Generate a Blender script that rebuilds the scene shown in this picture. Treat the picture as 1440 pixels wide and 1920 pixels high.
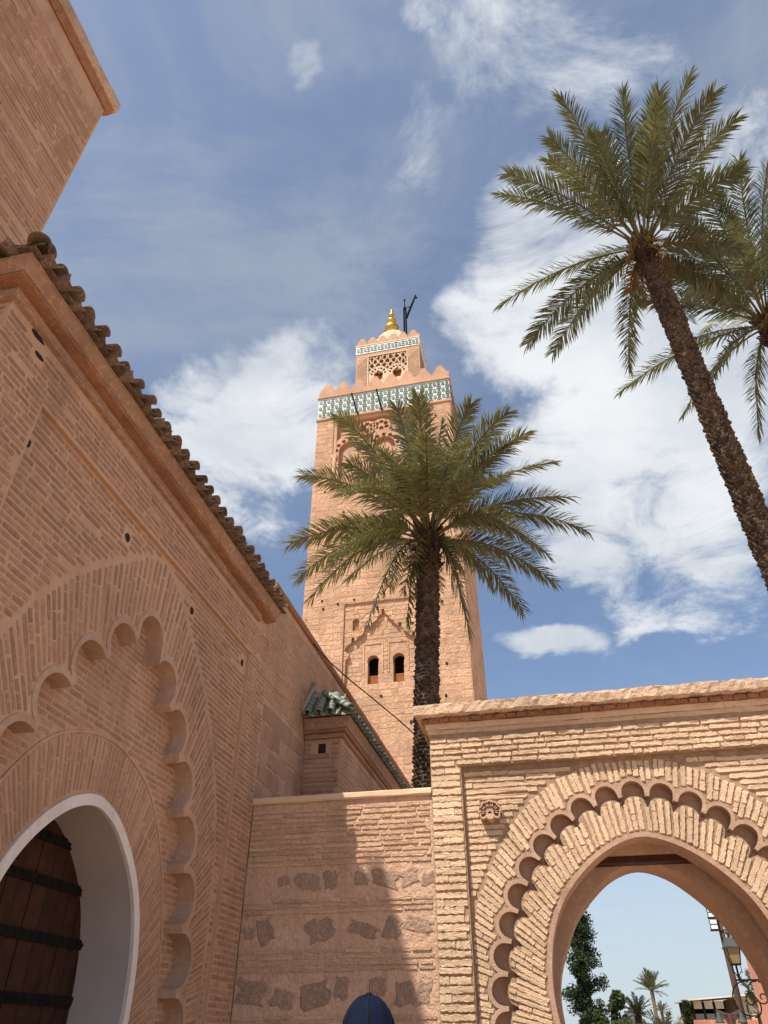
import bpy, bmesh, math, random
import numpy as np
from mathutils import Vector, Matrix
from mathutils.geometry import tessellate_polygon

R = math.radians
rng = random.Random(11)
for o in list(bpy.data.objects):
    bpy.data.objects.remove(o)
scene = bpy.context.scene
COL = scene.collection

# ------------------------------------------------------------------ camera
CAM_LOC = Vector((0, 0, 1.65)); PITCH = R(36.87); HEAD = R(12.5)
cam = bpy.data.cameras.new('camera'); cam_ob = bpy.data.objects.new('camera', cam); COL.objects.link(cam_ob)
cam.sensor_fit = 'VERTICAL'; cam.sensor_height = 24; cam.sensor_width = 18; cam.lens = 24 * 1331 / 1920
cam.clip_end = 3000; cam.clip_start = .05
cam_ob.location = CAM_LOC; cam_ob.rotation_euler = (R(90) + PITCH, 0, HEAD)
scene.camera = cam_ob
scene.render.resolution_x = 768; scene.render.resolution_y = 1024

# ------------------------------------------------------------------ sun, sky, exposure
SUN = Vector((.61, 1.0, -1.98)).normalized()          # the way the light travels
sun = bpy.data.lights.new('sun', 'SUN'); sun.energy = 4.4; sun.angle = R(.5); sun.color = (1, .93, .82)
sun_ob = bpy.data.objects.new('sun', sun); COL.objects.link(sun_ob)
sun_ob.rotation_euler = SUN.to_track_quat('-Z', 'Y').to_euler(); sun_ob.location = (-20, -30, 60)
scene.view_settings.view_transform = 'Standard'; scene.view_settings.look = 'None'
scene.view_settings.exposure = .55; scene.view_settings.gamma = 1
scene.view_settings.use_curve_mapping = False
scene.cycles.max_bounces = 5; scene.cycles.diffuse_bounces = 3; scene.cycles.glossy_bounces = 2; scene.cycles.transmission_bounces = 2
scene.cycles.caustics_reflective = False; scene.cycles.caustics_refractive = False
SKY_STRENGTH = .11

world = bpy.data.worlds.new('World'); scene.world = world; world.use_nodes = True
world.cycles.sampling_method = 'MANUAL'; world.cycles.sample_map_resolution = 512
def build_world():
    nt = world.node_tree; N = nt.nodes; L = nt.links; N.clear()
    out = N.new('ShaderNodeOutputWorld'); bg = N.new('ShaderNodeBackground'); L.new(bg.outputs[0], out.inputs[0])
    bg.inputs[1].default_value = SKY_STRENGTH
    sky = N.new('ShaderNodeTexSky'); sky.sky_type = 'NISHITA'; sky.sun_disc = False
    s = -SUN
    sky.sun_elevation = math.asin(s.z); sky.sun_rotation = math.atan2(s.x, s.y)
    sky.air_density = 1.0; sky.dust_density = 1.3; sky.ozone_density = 1.6; sky.altitude = 450
    tc = N.new('ShaderNodeTexCoord'); D = tc.outputs['Generated']
    def math_(op, a, b=None, c=None, clamp=False):
        n = N.new('ShaderNodeMath'); n.operation = op; n.use_clamp = clamp
        for i, x in enumerate((a, b, c)):
            if x is None: continue
            if hasattr(x, 'links'): L.new(x, n.inputs[i])
            else: n.inputs[i].default_value = x
        return n.outputs[0]
    def mapr(x, a, b, c=0, d=1, t='SMOOTHSTEP'):
        n = N.new('ShaderNodeMapRange'); n.interpolation_type = t
        L.new(x, n.inputs[0])
        for i, v in enumerate((a, b, c, d)): n.inputs[i + 1].default_value = v
        return n.outputs[0]
    def noise(vec, sc, det=8, rough=.55, dist=0., off=(0, 0, 0), scl=(1, 1, 1)):
        m = N.new('ShaderNodeMapping'); L.new(vec, m.inputs[0]); m.inputs[1].default_value = off; m.inputs[3].default_value = scl
        n = N.new('ShaderNodeTexNoise'); L.new(m.outputs[0], n.inputs[0]); n.inputs['Scale'].default_value = sc
        n.inputs['Detail'].default_value = det; n.inputs['Roughness'].default_value = rough; n.inputs['Distortion'].default_value = dist
        return n.outputs[0]
    sep = N.new('ShaderNodeSeparateXYZ'); L.new(D, sep.inputs[0])
    zz = math_('MAXIMUM', math_('ADD', sep.outputs[2], .12), .05)
    cmb = N.new('ShaderNodeCombineXYZ')
    L.new(math_('DIVIDE', sep.outputs[0], zz), cmb.inputs[0]); L.new(math_('DIVIDE', sep.outputs[1], zz), cmb.inputs[1])
    P = cmb.outputs[0]
    # large cloud banks: (direction, inner angle, outer angle, weight)
    banks = [((.11, .539, .835), 1, 9, .85), ((.064, .632, .772), 2, 9, .95), ((.185, .618, .764), 3, 12, 1.05),
             ((.218, .707, .672), 5, 13, 1.1), ((.10, .752, .652), 2, 8, 1.0), ((.254, .776, .578), 3, 10, .95),
             ((.13, .834, .536), 1, 7, .95), ((.242, .831, .501), 2, 8, .95), ((-.368, .677, .638), 3, 7, 1.0),
             ((-.294, .678, .674), 3, 8, 1.1), ((-.257, .619, .742), 1, 6, .75), ((-.39, .626, .675), 1, 7, .8),
             ((-.324, .709, .627), 2, 6.5, .7), ((.29, .538, .791), 3, 12, .62), 
             ((.139, .873, .467), .5, 5, .75), ((.104, .352, .93), 2, 13, .50), ((-.178, .311, .934), .1, 1.9, .66),
             ((-.022, .329, .944), .5, 3.5, .58), ((-.052, .417, .908), .5, 5.5, .52), ((.6, .55, .58), 4, 18, .95), ((-.75, .3, .58), 5, 18, .9), ((.3, -.6, .74), 4, 20, .9), ((-.5, -.6, .62), 4, 16, .8), ((.7, -.3, .64), 4, 16, .8)]
    wn = N.new('ShaderNodeTexNoise'); L.new(P, wn.inputs[0]); wn.inputs['Scale'].default_value = 2.6; wn.inputs['Detail'].default_value = 5; wn.inputs['Roughness'].default_value = .6
    ws = N.new('ShaderNodeVectorMath'); ws.operation = 'SUBTRACT'; L.new(wn.outputs[1], ws.inputs[0]); ws.inputs[1].default_value = (.5, .5, .5)
    wm = N.new('ShaderNodeVectorMath'); wm.operation = 'MULTIPLY_ADD'; L.new(ws.outputs[0], wm.inputs[0]); wm.inputs[1].default_value = (.26, .26, .26); L.new(D, wm.inputs[2])
    wz = N.new('ShaderNodeVectorMath'); wz.operation = 'NORMALIZE'; L.new(wm.outputs[0], wz.inputs[0]); DW = wz.outputs[0]
    tot = None
    for c, a, b, w in banks:
        v = Vector(c).normalized()
        dp = N.new('ShaderNodeVectorMath'); dp.operation = 'DOT_PRODUCT'; L.new(DW, dp.inputs[0]); dp.inputs[1].default_value = v
        m = mapr(dp.outputs['Value'], math.cos(R(b)), math.cos(R(a)), 0, w)
        tot = m if tot is None else math_('MAXIMUM', tot, m)
    wl = N.new('ShaderNodeVectorMath'); wl.operation = 'MULTIPLY_ADD'; L.new(ws.outputs[0], wl.inputs[0]); wl.inputs[1].default_value = (.10, .10, .10); L.new(D, wl.inputs[2]); DL = wl.outputs[0]
    def dot_(v):
        dp = N.new('ShaderNodeVectorMath'); dp.operation = 'DOT_PRODUCT'; L.new(DL, dp.inputs[0]); dp.inputs[1].default_value = v; return dp.outputs['Value']
    LC0 = Vector((.030, .899, .436)).normalized(); ex = Vector((.968, .083, -.236)); ey = Vector((.248, -.430, .868))
    la = math_('DIVIDE', math_('SUBTRACT', dot_(ex), LC0.dot(ex)), .088); lb = math_('DIVIDE', math_('SUBTRACT', dot_(ey), LC0.dot(ey)), .026)
    lens = math_('SUBTRACT', 1.15, math_('ADD', math_('MULTIPLY', la, la), math_('MULTIPLY', lb, lb)))
    lens = math_('MULTIPLY', lens, mapr(sep.outputs[1], 0, .3))
    n1 = noise(P, 4.6, 11, .68, .5, off=(3.1, 1.7, 0))
    n2 = noise(P, 1.5, 6, .55, .3, off=(7.7, 2.2, 0))
    field = math_('ADD', tot, math_('MULTIPLY', math_('SUBTRACT', n1, .5), 2.1))
    field = math_('ADD', field, math_('MULTIPLY', math_('SUBTRACT', n2, .5), .55))
    lensd = mapr(math_('ADD', lens, math_('MULTIPLY', math_('SUBTRACT', n1, .5), 1.3)), .2, .9, 0, .95)
    dens = math_('MAXIMUM', mapr(field, .38, 1.08), lensd)
    veil = mapr(math_('ADD', math_('MULTIPLY', noise(P, 2.4, 8, .64, .8, off=(1.3, 5.1, 0), scl=(1, 1.5, 1)), .75), math_('MULTIPLY', n1, .25)), .36, .68, .20, .82)
    veil = math_('MULTIPLY', veil, mapr(sep.outputs[2], .45, .8, .25, 1))
    horizon = mapr(sep.outputs[2], .0, .40, .85, 0)
    shade = mapr(noise(P, 3.1, 6, .55, .2, off=(.4, 8.2, 0)), .3, .7)
    def mixc(f, a, b):
        n = N.new('ShaderNodeMix'); n.data_type = 'RGBA'; L.new(f, n.inputs[0])
        for i, x in ((6, a), (7, b)):
            if hasattr(x, 'links'): L.new(x, n.inputs[i])
            else: n.inputs[i].default_value = (*x, 1)
        return n.outputs[2]
    k = 1 / SKY_STRENGTH
    cl = mixc(shade, (.42 * k, .455 * k, .505 * k), (.62 * k, .635 * k, .65 * k))
    skyg = mixc(veil, sky.outputs[0], (.265 * k, .30 * k, .365 * k))
    skyg = mixc(horizon, skyg, (.40 * k, .46 * k, .51 * k))
    fin = mixc(dens, skyg, cl)
    L.new(fin, bg.inputs[0])
build_world()

# ------------------------------------------------------------------ materials
def M(name, c1, c2=None, scale=3., rough=.9, bump=.35, bscale=30., rnd=0., big=.12, spec=.25, smear=None, smear_amt=.5, metal=0., transl=None, dist=.012, mid=None, stain=None, stain_amt=.45):
    m = bpy.data.materials.new(name); m.use_nodes = True; nt = m.node_tree; N = nt.nodes; L = nt.links
    b = N['Principled BSDF']; b.inputs['Roughness'].default_value = rough; b.inputs['Metallic'].default_value = metal
    b.inputs['Specular IOR Level'].default_value = spec
    c2 = c2 or c1
    g = N.new('ShaderNodeNewGeometry')
    def noise(sc, det=3, ro=.6):
        n = N.new('ShaderNodeTexNoise'); L.new(g.outputs['Position'], n.inputs['Vector']); n.inputs['Scale'].default_value = sc
        n.inputs['Detail'].default_value = det; n.inputs['Roughness'].default_value = ro; return n.outputs[0]
    def mix(f, a, bb, mode='MIX'):
        n = N.new('ShaderNodeMix'); n.data_type = 'RGBA'; n.blend_type = mode
        if hasattr(f, 'links'): L.new(f, n.inputs[0])
        else: n.inputs[0].default_value = f
        for i, x in ((6, a), (7, bb)):
            if hasattr(x, 'links'): L.new(x, n.inputs[i])
            else: n.inputs[i].default_value = (*x, 1)
        return n.outputs[2]
    def mapr(x, a, bb, c, d):
        n = N.new('ShaderNodeMapRange'); L.new(x, n.inputs[0])
        for i, v in enumerate((a, bb, c, d)): n.inputs[i + 1].default_value = v
        return n.outputs[0]
    col = mix(mapr(noise(scale), .3, .7, 0, 1), c1, c2)
    if mid: col = mix(mapr(noise(scale * 5, 3), .52, .68, 0, .8), col, mid)
    if smear: col = mix(mapr(noise(scale * 3.3, 4, .7), .5, .68, 0, smear_amt), col, smear)
    if stain:
        mp = N.new('ShaderNodeMapping'); L.new(g.outputs['Position'], mp.inputs[0]); mp.inputs[3].default_value = (2.6, 2.6, .55)
        sn = N.new('ShaderNodeTexNoise'); L.new(mp.outputs[0], sn.inputs['Vector']); sn.inputs['Scale'].default_value = 1.; sn.inputs['Detail'].default_value = 5; sn.inputs['Roughness'].default_value = .7
        col = mix(mapr(sn.outputs[0], .50, .70, 0, stain_amt), col, stain)
    if rnd:
        oi = N.new('ShaderNodeObjectInfo'); ad = N.new('ShaderNodeMath'); ad.operation = 'ADD'
        L.new(oi.outputs['Random'], ad.inputs[0]); L.new(g.outputs['Random Per Island'], ad.inputs[1])
        fr = N.new('ShaderNodeMath'); fr.operation = 'FRACT'; L.new(ad.outputs[0], fr.inputs[0])
        v = mapr(fr.outputs[0], 0, 1, 1 - rnd, 1 + rnd)
        cc = N.new('ShaderNodeCombineColor')
        for i in range(3): L.new(v, cc.inputs[i])
        col = mix(1., col, cc.outputs[0], 'MULTIPLY')
    if big:
        v = mapr(noise(.55, 2), .3, .7, 1 - big, 1 + big)
        cc = N.new('ShaderNodeCombineColor')
        for i in range(3): L.new(v, cc.inputs[i])
        col = mix(1., col, cc.outputs[0], 'MULTIPLY')
    L.new(col, b.inputs['Base Color'])
    if bump:
        bp = N.new('ShaderNodeBump'); bp.inputs['Strength'].default_value = bump; bp.inputs['Distance'].default_value = dist
        L.new(noise(bscale, 4, .65), bp.inputs['Height']); L.new(bp.outputs[0], b.inputs['Normal'])
    if transl:
        t = N.new('ShaderNodeBsdfTranslucent'); t.inputs[0].default_value = (*transl, 1)
        mx = N.new('ShaderNodeMixShader'); mx.inputs[0].default_value = .3
        L.new(b.outputs[0], mx.inputs[1]); L.new(t.outputs[0], mx.inputs[2]); L.new(mx.outputs[0], N['Material Output'].inputs[0])
    return m

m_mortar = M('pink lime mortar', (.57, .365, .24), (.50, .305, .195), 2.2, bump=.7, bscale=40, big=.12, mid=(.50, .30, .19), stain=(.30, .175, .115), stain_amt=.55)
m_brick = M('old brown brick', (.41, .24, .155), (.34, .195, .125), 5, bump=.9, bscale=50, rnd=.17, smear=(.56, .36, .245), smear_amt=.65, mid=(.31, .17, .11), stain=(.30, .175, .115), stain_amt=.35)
m_brick2 = M('small brown brick', (.44, .265, .175), (.37, .215, .14), 5, bump=.9, bscale=50, rnd=.16, smear=(.55, .35, .23), smear_amt=.6, stain=(.30, .175, .115), stain_amt=.35)
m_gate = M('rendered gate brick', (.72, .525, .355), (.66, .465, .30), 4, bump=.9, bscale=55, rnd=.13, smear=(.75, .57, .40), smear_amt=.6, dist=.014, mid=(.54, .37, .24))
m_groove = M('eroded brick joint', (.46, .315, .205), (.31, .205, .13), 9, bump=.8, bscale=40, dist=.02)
m_plaster = M('brown arch plaster', (.51, .345, .245), (.43, .275, .19), 3.5, bump=.6, bscale=28, rnd=.05, mid=(.56, .39, .28), smear=(.40, .25, .17), smear_amt=.5, dist=.015, stain=(.30, .175, .115), stain_amt=.45)
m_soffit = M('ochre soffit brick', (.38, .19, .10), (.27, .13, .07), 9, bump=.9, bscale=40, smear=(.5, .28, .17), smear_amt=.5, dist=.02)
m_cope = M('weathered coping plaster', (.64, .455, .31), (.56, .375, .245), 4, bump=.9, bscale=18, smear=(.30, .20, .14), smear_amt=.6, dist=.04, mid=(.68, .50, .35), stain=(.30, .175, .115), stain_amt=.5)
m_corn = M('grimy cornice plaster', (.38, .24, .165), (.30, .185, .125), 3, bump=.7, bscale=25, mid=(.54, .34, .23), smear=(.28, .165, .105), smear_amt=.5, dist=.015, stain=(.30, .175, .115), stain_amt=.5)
m_cap = M('pale wall capping', (.72, .54, .36), (.64, .46, .30), 3, bump=.4, bscale=25)
m_low = M('low wall mortar', (.65, .435, .30), (.56, .355, .24), 3.5, bump=1., bscale=18, dist=.03, mid=(.48, .29, .19), stain=(.30, .175, .115), stain_amt=.4)
m_rub = M('dark rubble stone', (.42, .28, .20), (.33, .22, .16), 9, bump=1., bscale=30, rnd=.10, smear=(.60, .385, .265), smear_amt=.95, dist=.03)
m_stone = M('minaret stone', (.59, .37, .232), (.51, .31, .188), 1.6, bump=1., bscale=4.5, rnd=.13, smear=(.40, .23, .14), smear_amt=.6, dist=.12, big=.14, mid=(.65, .435, .28), stain=(.38, .215, .135), stain_amt=.35)
m_joint = M('minaret mortar', (.58, .37, .24), (.44, .265, .165), 1.8, bump=1., bscale=4, dist=.12, mid=(.36, .21, .13))
m_trim = M('minaret stucco', (.56, .345, .225), (.48, .285, .18), 1.5, bump=.7, bscale=6, dist=.05, mid=(.42, .25, .16))
m_hall = M('hall stone block', (.44, .275, .185), (.36, .215, .145), 3, bump=.7, bscale=18, rnd=.16, dist=.02)
m_reveal = M('grey taupe door reveal', (.52, .46, .43), (.46, .40, .375), 1.5, bump=.1, bscale=20, big=.04)  # door reveal coloured greyer and darker than the white surround
m_white = M('white limewash', (.78, .72, .68), (.72, .65, .60), 3, bump=.3, bscale=22, big=.05, mid=(.66, .58, .53), stain=(.5, .42, .36), stain_amt=.35)
m_wood = M('dark cedar planks', (.06, .022, .009), (.028, .011, .006), 6, rough=.75, bump=.4, bscale=40, rnd=.2)
m_iron = M('black iron', (.012, .011, .011), (.02, .018, .016), 10, rough=.9, bump=.2, spec=.04)
m_clay = M('weathered clay tile', (.20, .135, .095), (.10, .068, .05), 12, bump=.6, bscale=50, rnd=.25, smear=(.42, .31, .22), smear_amt=.6)
m_green = M('glazed green tile', (.12, .17, .13), (.21, .27, .22), 9, rough=.45, bump=.35, bscale=40, rnd=.25, smear=(.40, .35, .28), smear_amt=.85, spec=.4)
m_limemort = M('grey tile mortar', (.40, .32, .24), (.30, .235, .175), 8, bump=.6, bscale=40)
m_zwhite = M('white glazed strap', (.58, .63, .59), (.50, .57, .53), 3, rough=.5, bump=.1, bscale=20)
m_zgreen = M('dark green zellige', (.05, .11, .088), (.085, .155, .125), 3, rough=.5, bump=.1, rnd=.35, spec=.25)
m_zblack = M('near black zellige', (.018, .04, .036), (.03, .06, .05), 3, rough=.5, bump=.1, rnd=.3, spec=.25)
m_gold = M('gilded copper', (.62, .42, .10), (.50, .32, .07), 3, rough=.38, bump=.1, metal=.85, spec=.5)
m_dome = M('pale dome plaster', (.70, .53, .37), (.63, .46, .315), 3, bump=.2, bscale=12)
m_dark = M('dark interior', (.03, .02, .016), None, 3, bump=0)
m_latt = M('orange wooden lattice', (.42, .16, .05), (.34, .12, .04), 3, bump=.2)
m_leaf = M('date palm leaflet', (.085, .098, .046), (.135, .14, .07), 1.3, rough=.38, bump=0, big=.2, spec=.5, transl=(.15, .165, .055), rnd=.35)
m_leaf2 = M('olive palm leaflet', (.115, .120, .052), (.185, .178, .085), 1.3, rough=.38, bump=0, big=.2, spec=.5, transl=(.18, .175, .05), rnd=.4)
m_rib = M('palm midrib', (.15, .12, .05), (.11, .085, .032), 4, rough=.5, bump=.2, bscale=40)
m_dry = M('dry palm leaf', (.26, .18, .08), (.20, .12, .05), 2, rough=.7, bump=0, transl=(.2, .13, .05), rnd=.25)
m_trunk = M('palm leaf base', (.10, .068, .048), (.06, .04, .028), 7, bump=.9, bscale=45, rnd=.5, smear=(.19, .14, .10), smear_amt=.6, dist=.02, big=.25)
m_fiber = M('palm crown fibre', (.075, .045, .03), (.045, .027, .02), 12, bump=1, bscale=60, rnd=.3, dist=.02)
m_paint = M('pink painted wall', (.62, .30, .22), (.57, .27, .2), 2, bump=.15)
m_pave = M('stone paving', (.50, .36, .26), (.43, .30, .215), .8, bump=.4, bscale=8)
m_conif = M('conifer needle', (.026, .05, .022), (.045, .07, .03), 1, rough=.6, bump=0, rnd=.35, transl=(.04, .06, .02))
m_shrub = M('shrub leaf', (.05, .075, .025), (.075, .10, .035), 1, rough=.6, bump=0, rnd=.35, transl=(.07, .09, .025))
m_bark = M('grey bark', (.13, .095, .07), (.09, .065, .05), 8, bump=.6)
m_metal = M('painted grey metal', (.085, .095, .09), (.065, .072, .068), 6, rough=.6, bump=.1, spec=.2)
m_rust = M('brown painted steel', (.11, .065, .055), (.085, .05, .04), 6, rough=.55, bump=.1)
m_amber = M('dusty lantern glass', (.34, .24, .13), (.26, .18, .10), 8, rough=.25, bump=.1, spec=.5)
m_flood = M('floodlight glass', (.86, .88, .9), None, 3, rough=.15, bump=0, spec=.6)
m_awn = M('cream roller blind', (.56, .48, .33), (.50, .42, .28), 2, bump=.1)
m_roofm = M('corrugated pale roof', (.70, .66, .58), (.62, .57, .5), 2, bump=.2)
m_cap_navy = M('navy cotton twill', (.009, .0125, .027), (.012, .017, .034), 20, rough=1., spec=0., bump=.3, bscale=300, dist=.002, big=0)
m_cap_seam = M('navy seam tape', (.004, .005, .011), None, 20, rough=.8, bump=0, big=0)
m_skin = M('skin', (.42, .25, .17), None, 20, rough=.55, bump=.05, big=0)
m_hair = M('dark hair', (.02, .014, .01), None, 30, rough=.6, bump=.5, bscale=200, dist=.003, big=0)
m_shirt = M('charcoal jacket cloth', (.035, .037, .045), None, 20, rough=.9, bump=.2, bscale=150, dist=.002, big=0)
m_jeans = M('dark denim', (.03, .04, .07), None, 20, rough=.9, bump=.2, bscale=150, dist=.002, big=0)
m_shoe = M('black leather', (.015, .014, .013), None, 20, rough=.45, bump=.1, big=0)
m_cable = M('brown cable sheath', (.07, .035, .025), None, 5, bump=0)

# ------------------------------------------------------------------ helpers
WM = {}
def setpar(o, parent, mat=None):
    """place o with world matrix mat under parent"""
    mat = mat or Matrix.Identity(4)
    WM[o.name] = mat
    if parent is not None:
        o.parent = parent
        o.matrix_parent_inverse = WM[parent.name].inverted()
    o.matrix_basis = mat
def tag(o, label, cat, group=None, kind=None):
    if label: o['label'] = label
    if cat: o['category'] = cat
    if group: o['group'] = group
    if kind: o['kind'] = kind
    return o
def thing(name, label, cat, loc=(0, 0, 0), group=None):
    o = bpy.data.objects.new(name, None); COL.objects.link(o); o.empty_display_size = .2
    setpar(o, None, Matrix.Translation(loc)); return tag(o, label, cat, group)
def link(name, me, parent=None, mat=None):
    o = bpy.data.objects.new(name, me); COL.objects.link(o); setpar(o, parent, mat); return o
def mesh_from(name, verts, faces, mat, smooth=False, fix=True):
    me = bpy.data.meshes.new(name); me.from_pydata([tuple(v) for v in verts], [], faces)
    if fix:
        bm = bmesh.new(); bm.from_mesh(me); bmesh.ops.recalc_face_normals(bm, faces=bm.faces); bm.to_mesh(me); bm.free()
    me.materials.append(mat)
    if smooth: me.polygons.foreach_set('use_smooth', [True] * len(me.polygons))
    me.update(); return me
def obj(name, verts, faces, mat, parent=None, smooth=False, fix=True):
    return link(name, mesh_from(name, verts, faces, mat, smooth, fix), parent)
class MB:
    def __init__(s): s.v = []; s.f = []
    def add(s, v, f):
        n = len(s.v); s.v += [tuple(x) for x in v]; s.f += [[i + n for i in q] for q in f]; return s
    def box(s, a, b):
        (x0, y0, z0), (x1, y1, z1) = a, b
        return s.add([(x0, y0, z0), (x1, y0, z0), (x1, y1, z0), (x0, y1, z0), (x0, y0, z1), (x1, y0, z1), (x1, y1, z1), (x0, y1, z1)],
                     [(0, 3, 2, 1), (4, 5, 6, 7), (0, 1, 5, 4), (1, 2, 6, 5), (2, 3, 7, 6), (3, 0, 4, 7)])
    def tube(s, pts, rad, n=8, cap=True):
        pts = [Vector(p) for p in pts]
        if not isinstance(rad, (list, tuple)): rad = [rad] * len(pts)
        vs = []; prev = None
        for i, p in enumerate(pts):
            t = (pts[min(i + 1, len(pts) - 1)] - pts[max(i - 1, 0)]).normalized()
            a = prev if prev is not None else Vector((0, 0, 1)) if abs(t.z) < .9 else Vector((1, 0, 0))
            x = (a - t * a.dot(t)).normalized(); y = t.cross(x); prev = x
            for k in range(n):
                an = 2 * math.pi * k / n; vs.append(p + (x * math.cos(an) + y * math.sin(an)) * rad[i])
        fs = [(i * n + k, i * n + (k + 1) % n, (i + 1) * n + (k + 1) % n, (i + 1) * n + k) for i in range(len(pts) - 1) for k in range(n)]
        if cap: fs += [tuple(range(n - 1, -1, -1)), tuple(range((len(pts) - 1) * n, len(pts) * n))]
        return s.add(vs, fs)
    def lathe(s, prof, c, n=24):
        vs = []; c = Vector(c)
        for r, z in prof:
            for k in range(n):
                a = 2 * math.pi * k / n; vs.append(c + Vector((r * math.cos(a), r * math.sin(a), z)))
        fs = [(i * n + k, i * n + (k + 1) % n, (i + 1) * n + (k + 1) % n, (i + 1) * n + k) for i in range(len(prof) - 1) for k in range(n)]
        fs += [tuple(range(n - 1, -1, -1)), tuple(range((len(prof) - 1) * n, len(prof) * n))]
        return s.add(vs, fs)
    def build(s, name, mat, parent=None, smooth=False, fix=True): return obj(name, s.v, s.f, mat, parent, smooth, fix)
class Fr:
    """wall frame: u along the wall, v up, w out of the wall"""
    def __init__(s, o, u, w): s.o = Vector(o); s.u = Vector(u); s.v = Vector((0, 0, 1)); s.w = Vector(w)
    def __call__(s, u, v, w=0): return s.o + s.u * u + s.v * v + s.w * w
def slab_mb(fr, outer, holes, w0, w1, mb=None):
    mb = mb or MB(); loops = [list(outer)] + [list(h) for h in holes]
    flat = [p for l in loops for p in l]
    tris = tessellate_polygon([[Vector((p[0], p[1], 0)) for p in l] for l in loops])
    n = len(flat)
    vs = [fr(p[0], p[1], w1) for p in flat] + [fr(p[0], p[1], w0) for p in flat]
    fs = []
    for t in tris:
        a, b, c = (flat[i] for i in t)
        ar = (b[0] - a[0]) * (c[1] - a[1]) - (c[0] - a[0]) * (b[1] - a[1])
        t = tuple(t) if ar > 0 else tuple(reversed(t))
        fs.append(t); fs.append(tuple(i + n for i in reversed(t)))
    k = 0
    for li, l in enumerate(loops):
        m = len(l); area = sum(l[i][0] * l[(i + 1) % m][1] - l[(i + 1) % m][0] * l[i][1] for i in range(m))
        ccw = (area > 0) == (li == 0)
        for i in range(m):
            a, b = k + i, k + (i + 1) % m
            fs.append((a + n, b + n, b, a) if ccw else (b + n, a + n, a, b))
        k += m
    return mb.add(vs, fs)
def slab(name, fr, outer, holes, w0, w1, mat, parent=None):
    mb = slab_mb(fr, outer, holes, w0, w1); return obj(name, mb.v, mb.f, mat, parent, fix=False)
def sweep(name, path, prof, mat, parent, step=.25, jit=0., side=1):
    """closed profile [(k out, z)] swept along a mitred ground path; k to the right of travel for side=1"""
    P = [Vector((p[0], p[1])) for p in path]; secs = []
    for i in range(len(P) - 1):
        d = (P[i + 1] - P[i]); n = max(1, int(d.length / step))
        for k in range(n): secs.append((P[i] + d * k / n, i, k == 0))
    secs.append((P[-1], len(P) - 2, True))
    nor = []
    for i in range(len(P) - 1):
        d = (P[i + 1] - P[i]).normalized(); nor.append(Vector((d.y, -d.x)) * side)
    vs = []
    for p, i, kn in secs:
        nn = nor[i]
        if kn and 0 < i and (p - P[i]).length < 1e-6:
            a, b = nor[i - 1], nor[i]; nn = (a + b) / (1 + a.dot(b))
        for k, z in prof:
            q = p + nn * k
            vs.append((q.x + rng.uniform(-jit, jit), q.y + rng.uniform(-jit, jit), z + rng.uniform(-jit, jit)))
    m = len(prof); fs = [(i * m + k, i * m + (k + 1) % m, (i + 1) * m + (k + 1) % m, (i + 1) * m + k) for i in range(len(secs) - 1) for k in range(m)]
    fs += [tuple(range(m)), tuple(range((len(secs) - 1) * m, len(secs) * m))]
    return obj(name, vs, fs, mat, parent)
def inside(poly, u, v):
    P = np.asarray(poly, float); x = np.asarray(u, float); y = np.asarray(v, float); r = np.zeros(np.broadcast(x, y).shape, bool)
    x1, y1 = P[-1]
    for x2, y2 in P:
        c = ((y1 > y) != (y2 > y)) & (x < (x2 - x1) * (y - y1) / ((y2 - y1) or 1e-9) + x1); r ^= c; x1, y1 = x2, y2
    return r
def proj(p):
    d = Vector(p) - CAM_LOC; sh, ch, st, ct = math.sin(HEAD), math.cos(HEAD), math.sin(PITCH), math.cos(PITCH)
    f = -d.x * sh + d.y * ch; x = d.x * ch + d.y * sh; z = f * ct + d.z * st; y = -f * st + d.z * ct
    return (720 + 1331 * x / z, 960 - 1331 * y / z, z) if z > .05 else (-9999, -9999, z)

def make_pool(n, seed, jx, jy, inset=.8, bulge=.08, pts=(5, 2)):
    """n irregular unit bricks: x, y in +-.5, z 0..1"""
    g = random.Random(seed); pool = []
    a, b = pts
    for _ in range(n):
        out = []
        ea = [-.5 + .02 + .96 * i / (a - 1) for i in range(a)]; eb = [-.32 + .64 * i / (b - 1) for i in range(b)]
        out += [(x, -.5) for x in ea] + [(.5, y) for y in eb] + [(x, .5) for x in reversed(ea)] + [(-.5, y) for y in reversed(eb)]
        out = [(x + g.uniform(-jx, jx), y + g.uniform(-jy, jy)) for x, y in out]
        vs = [(x, y, 0) for x, y in out] + [(x, y, .55 + g.uniform(-.12, .12)) for x, y in out]
        vs += [(x * (1 - (1 - inset) * .45), y * inset, 1 + g.uniform(-bulge, bulge) * 2) for x, y in out]
        vs.append((g.uniform(-.2, .2), 0, 1 + g.uniform(-bulge, bulge)))
        m = len(out); fs = []
        for r in range(2):
            fs += [(r * m + k, r * m + (k + 1) % m, (r + 1) * m + (k + 1) % m, (r + 1) * m + k) for k in range(m)]
        fs += [(2 * m + k, 2 * m + (k + 1) % m, 3 * m) for k in range(m)]
        pool.append((np.array(vs, float), fs))
    return pool
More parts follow.
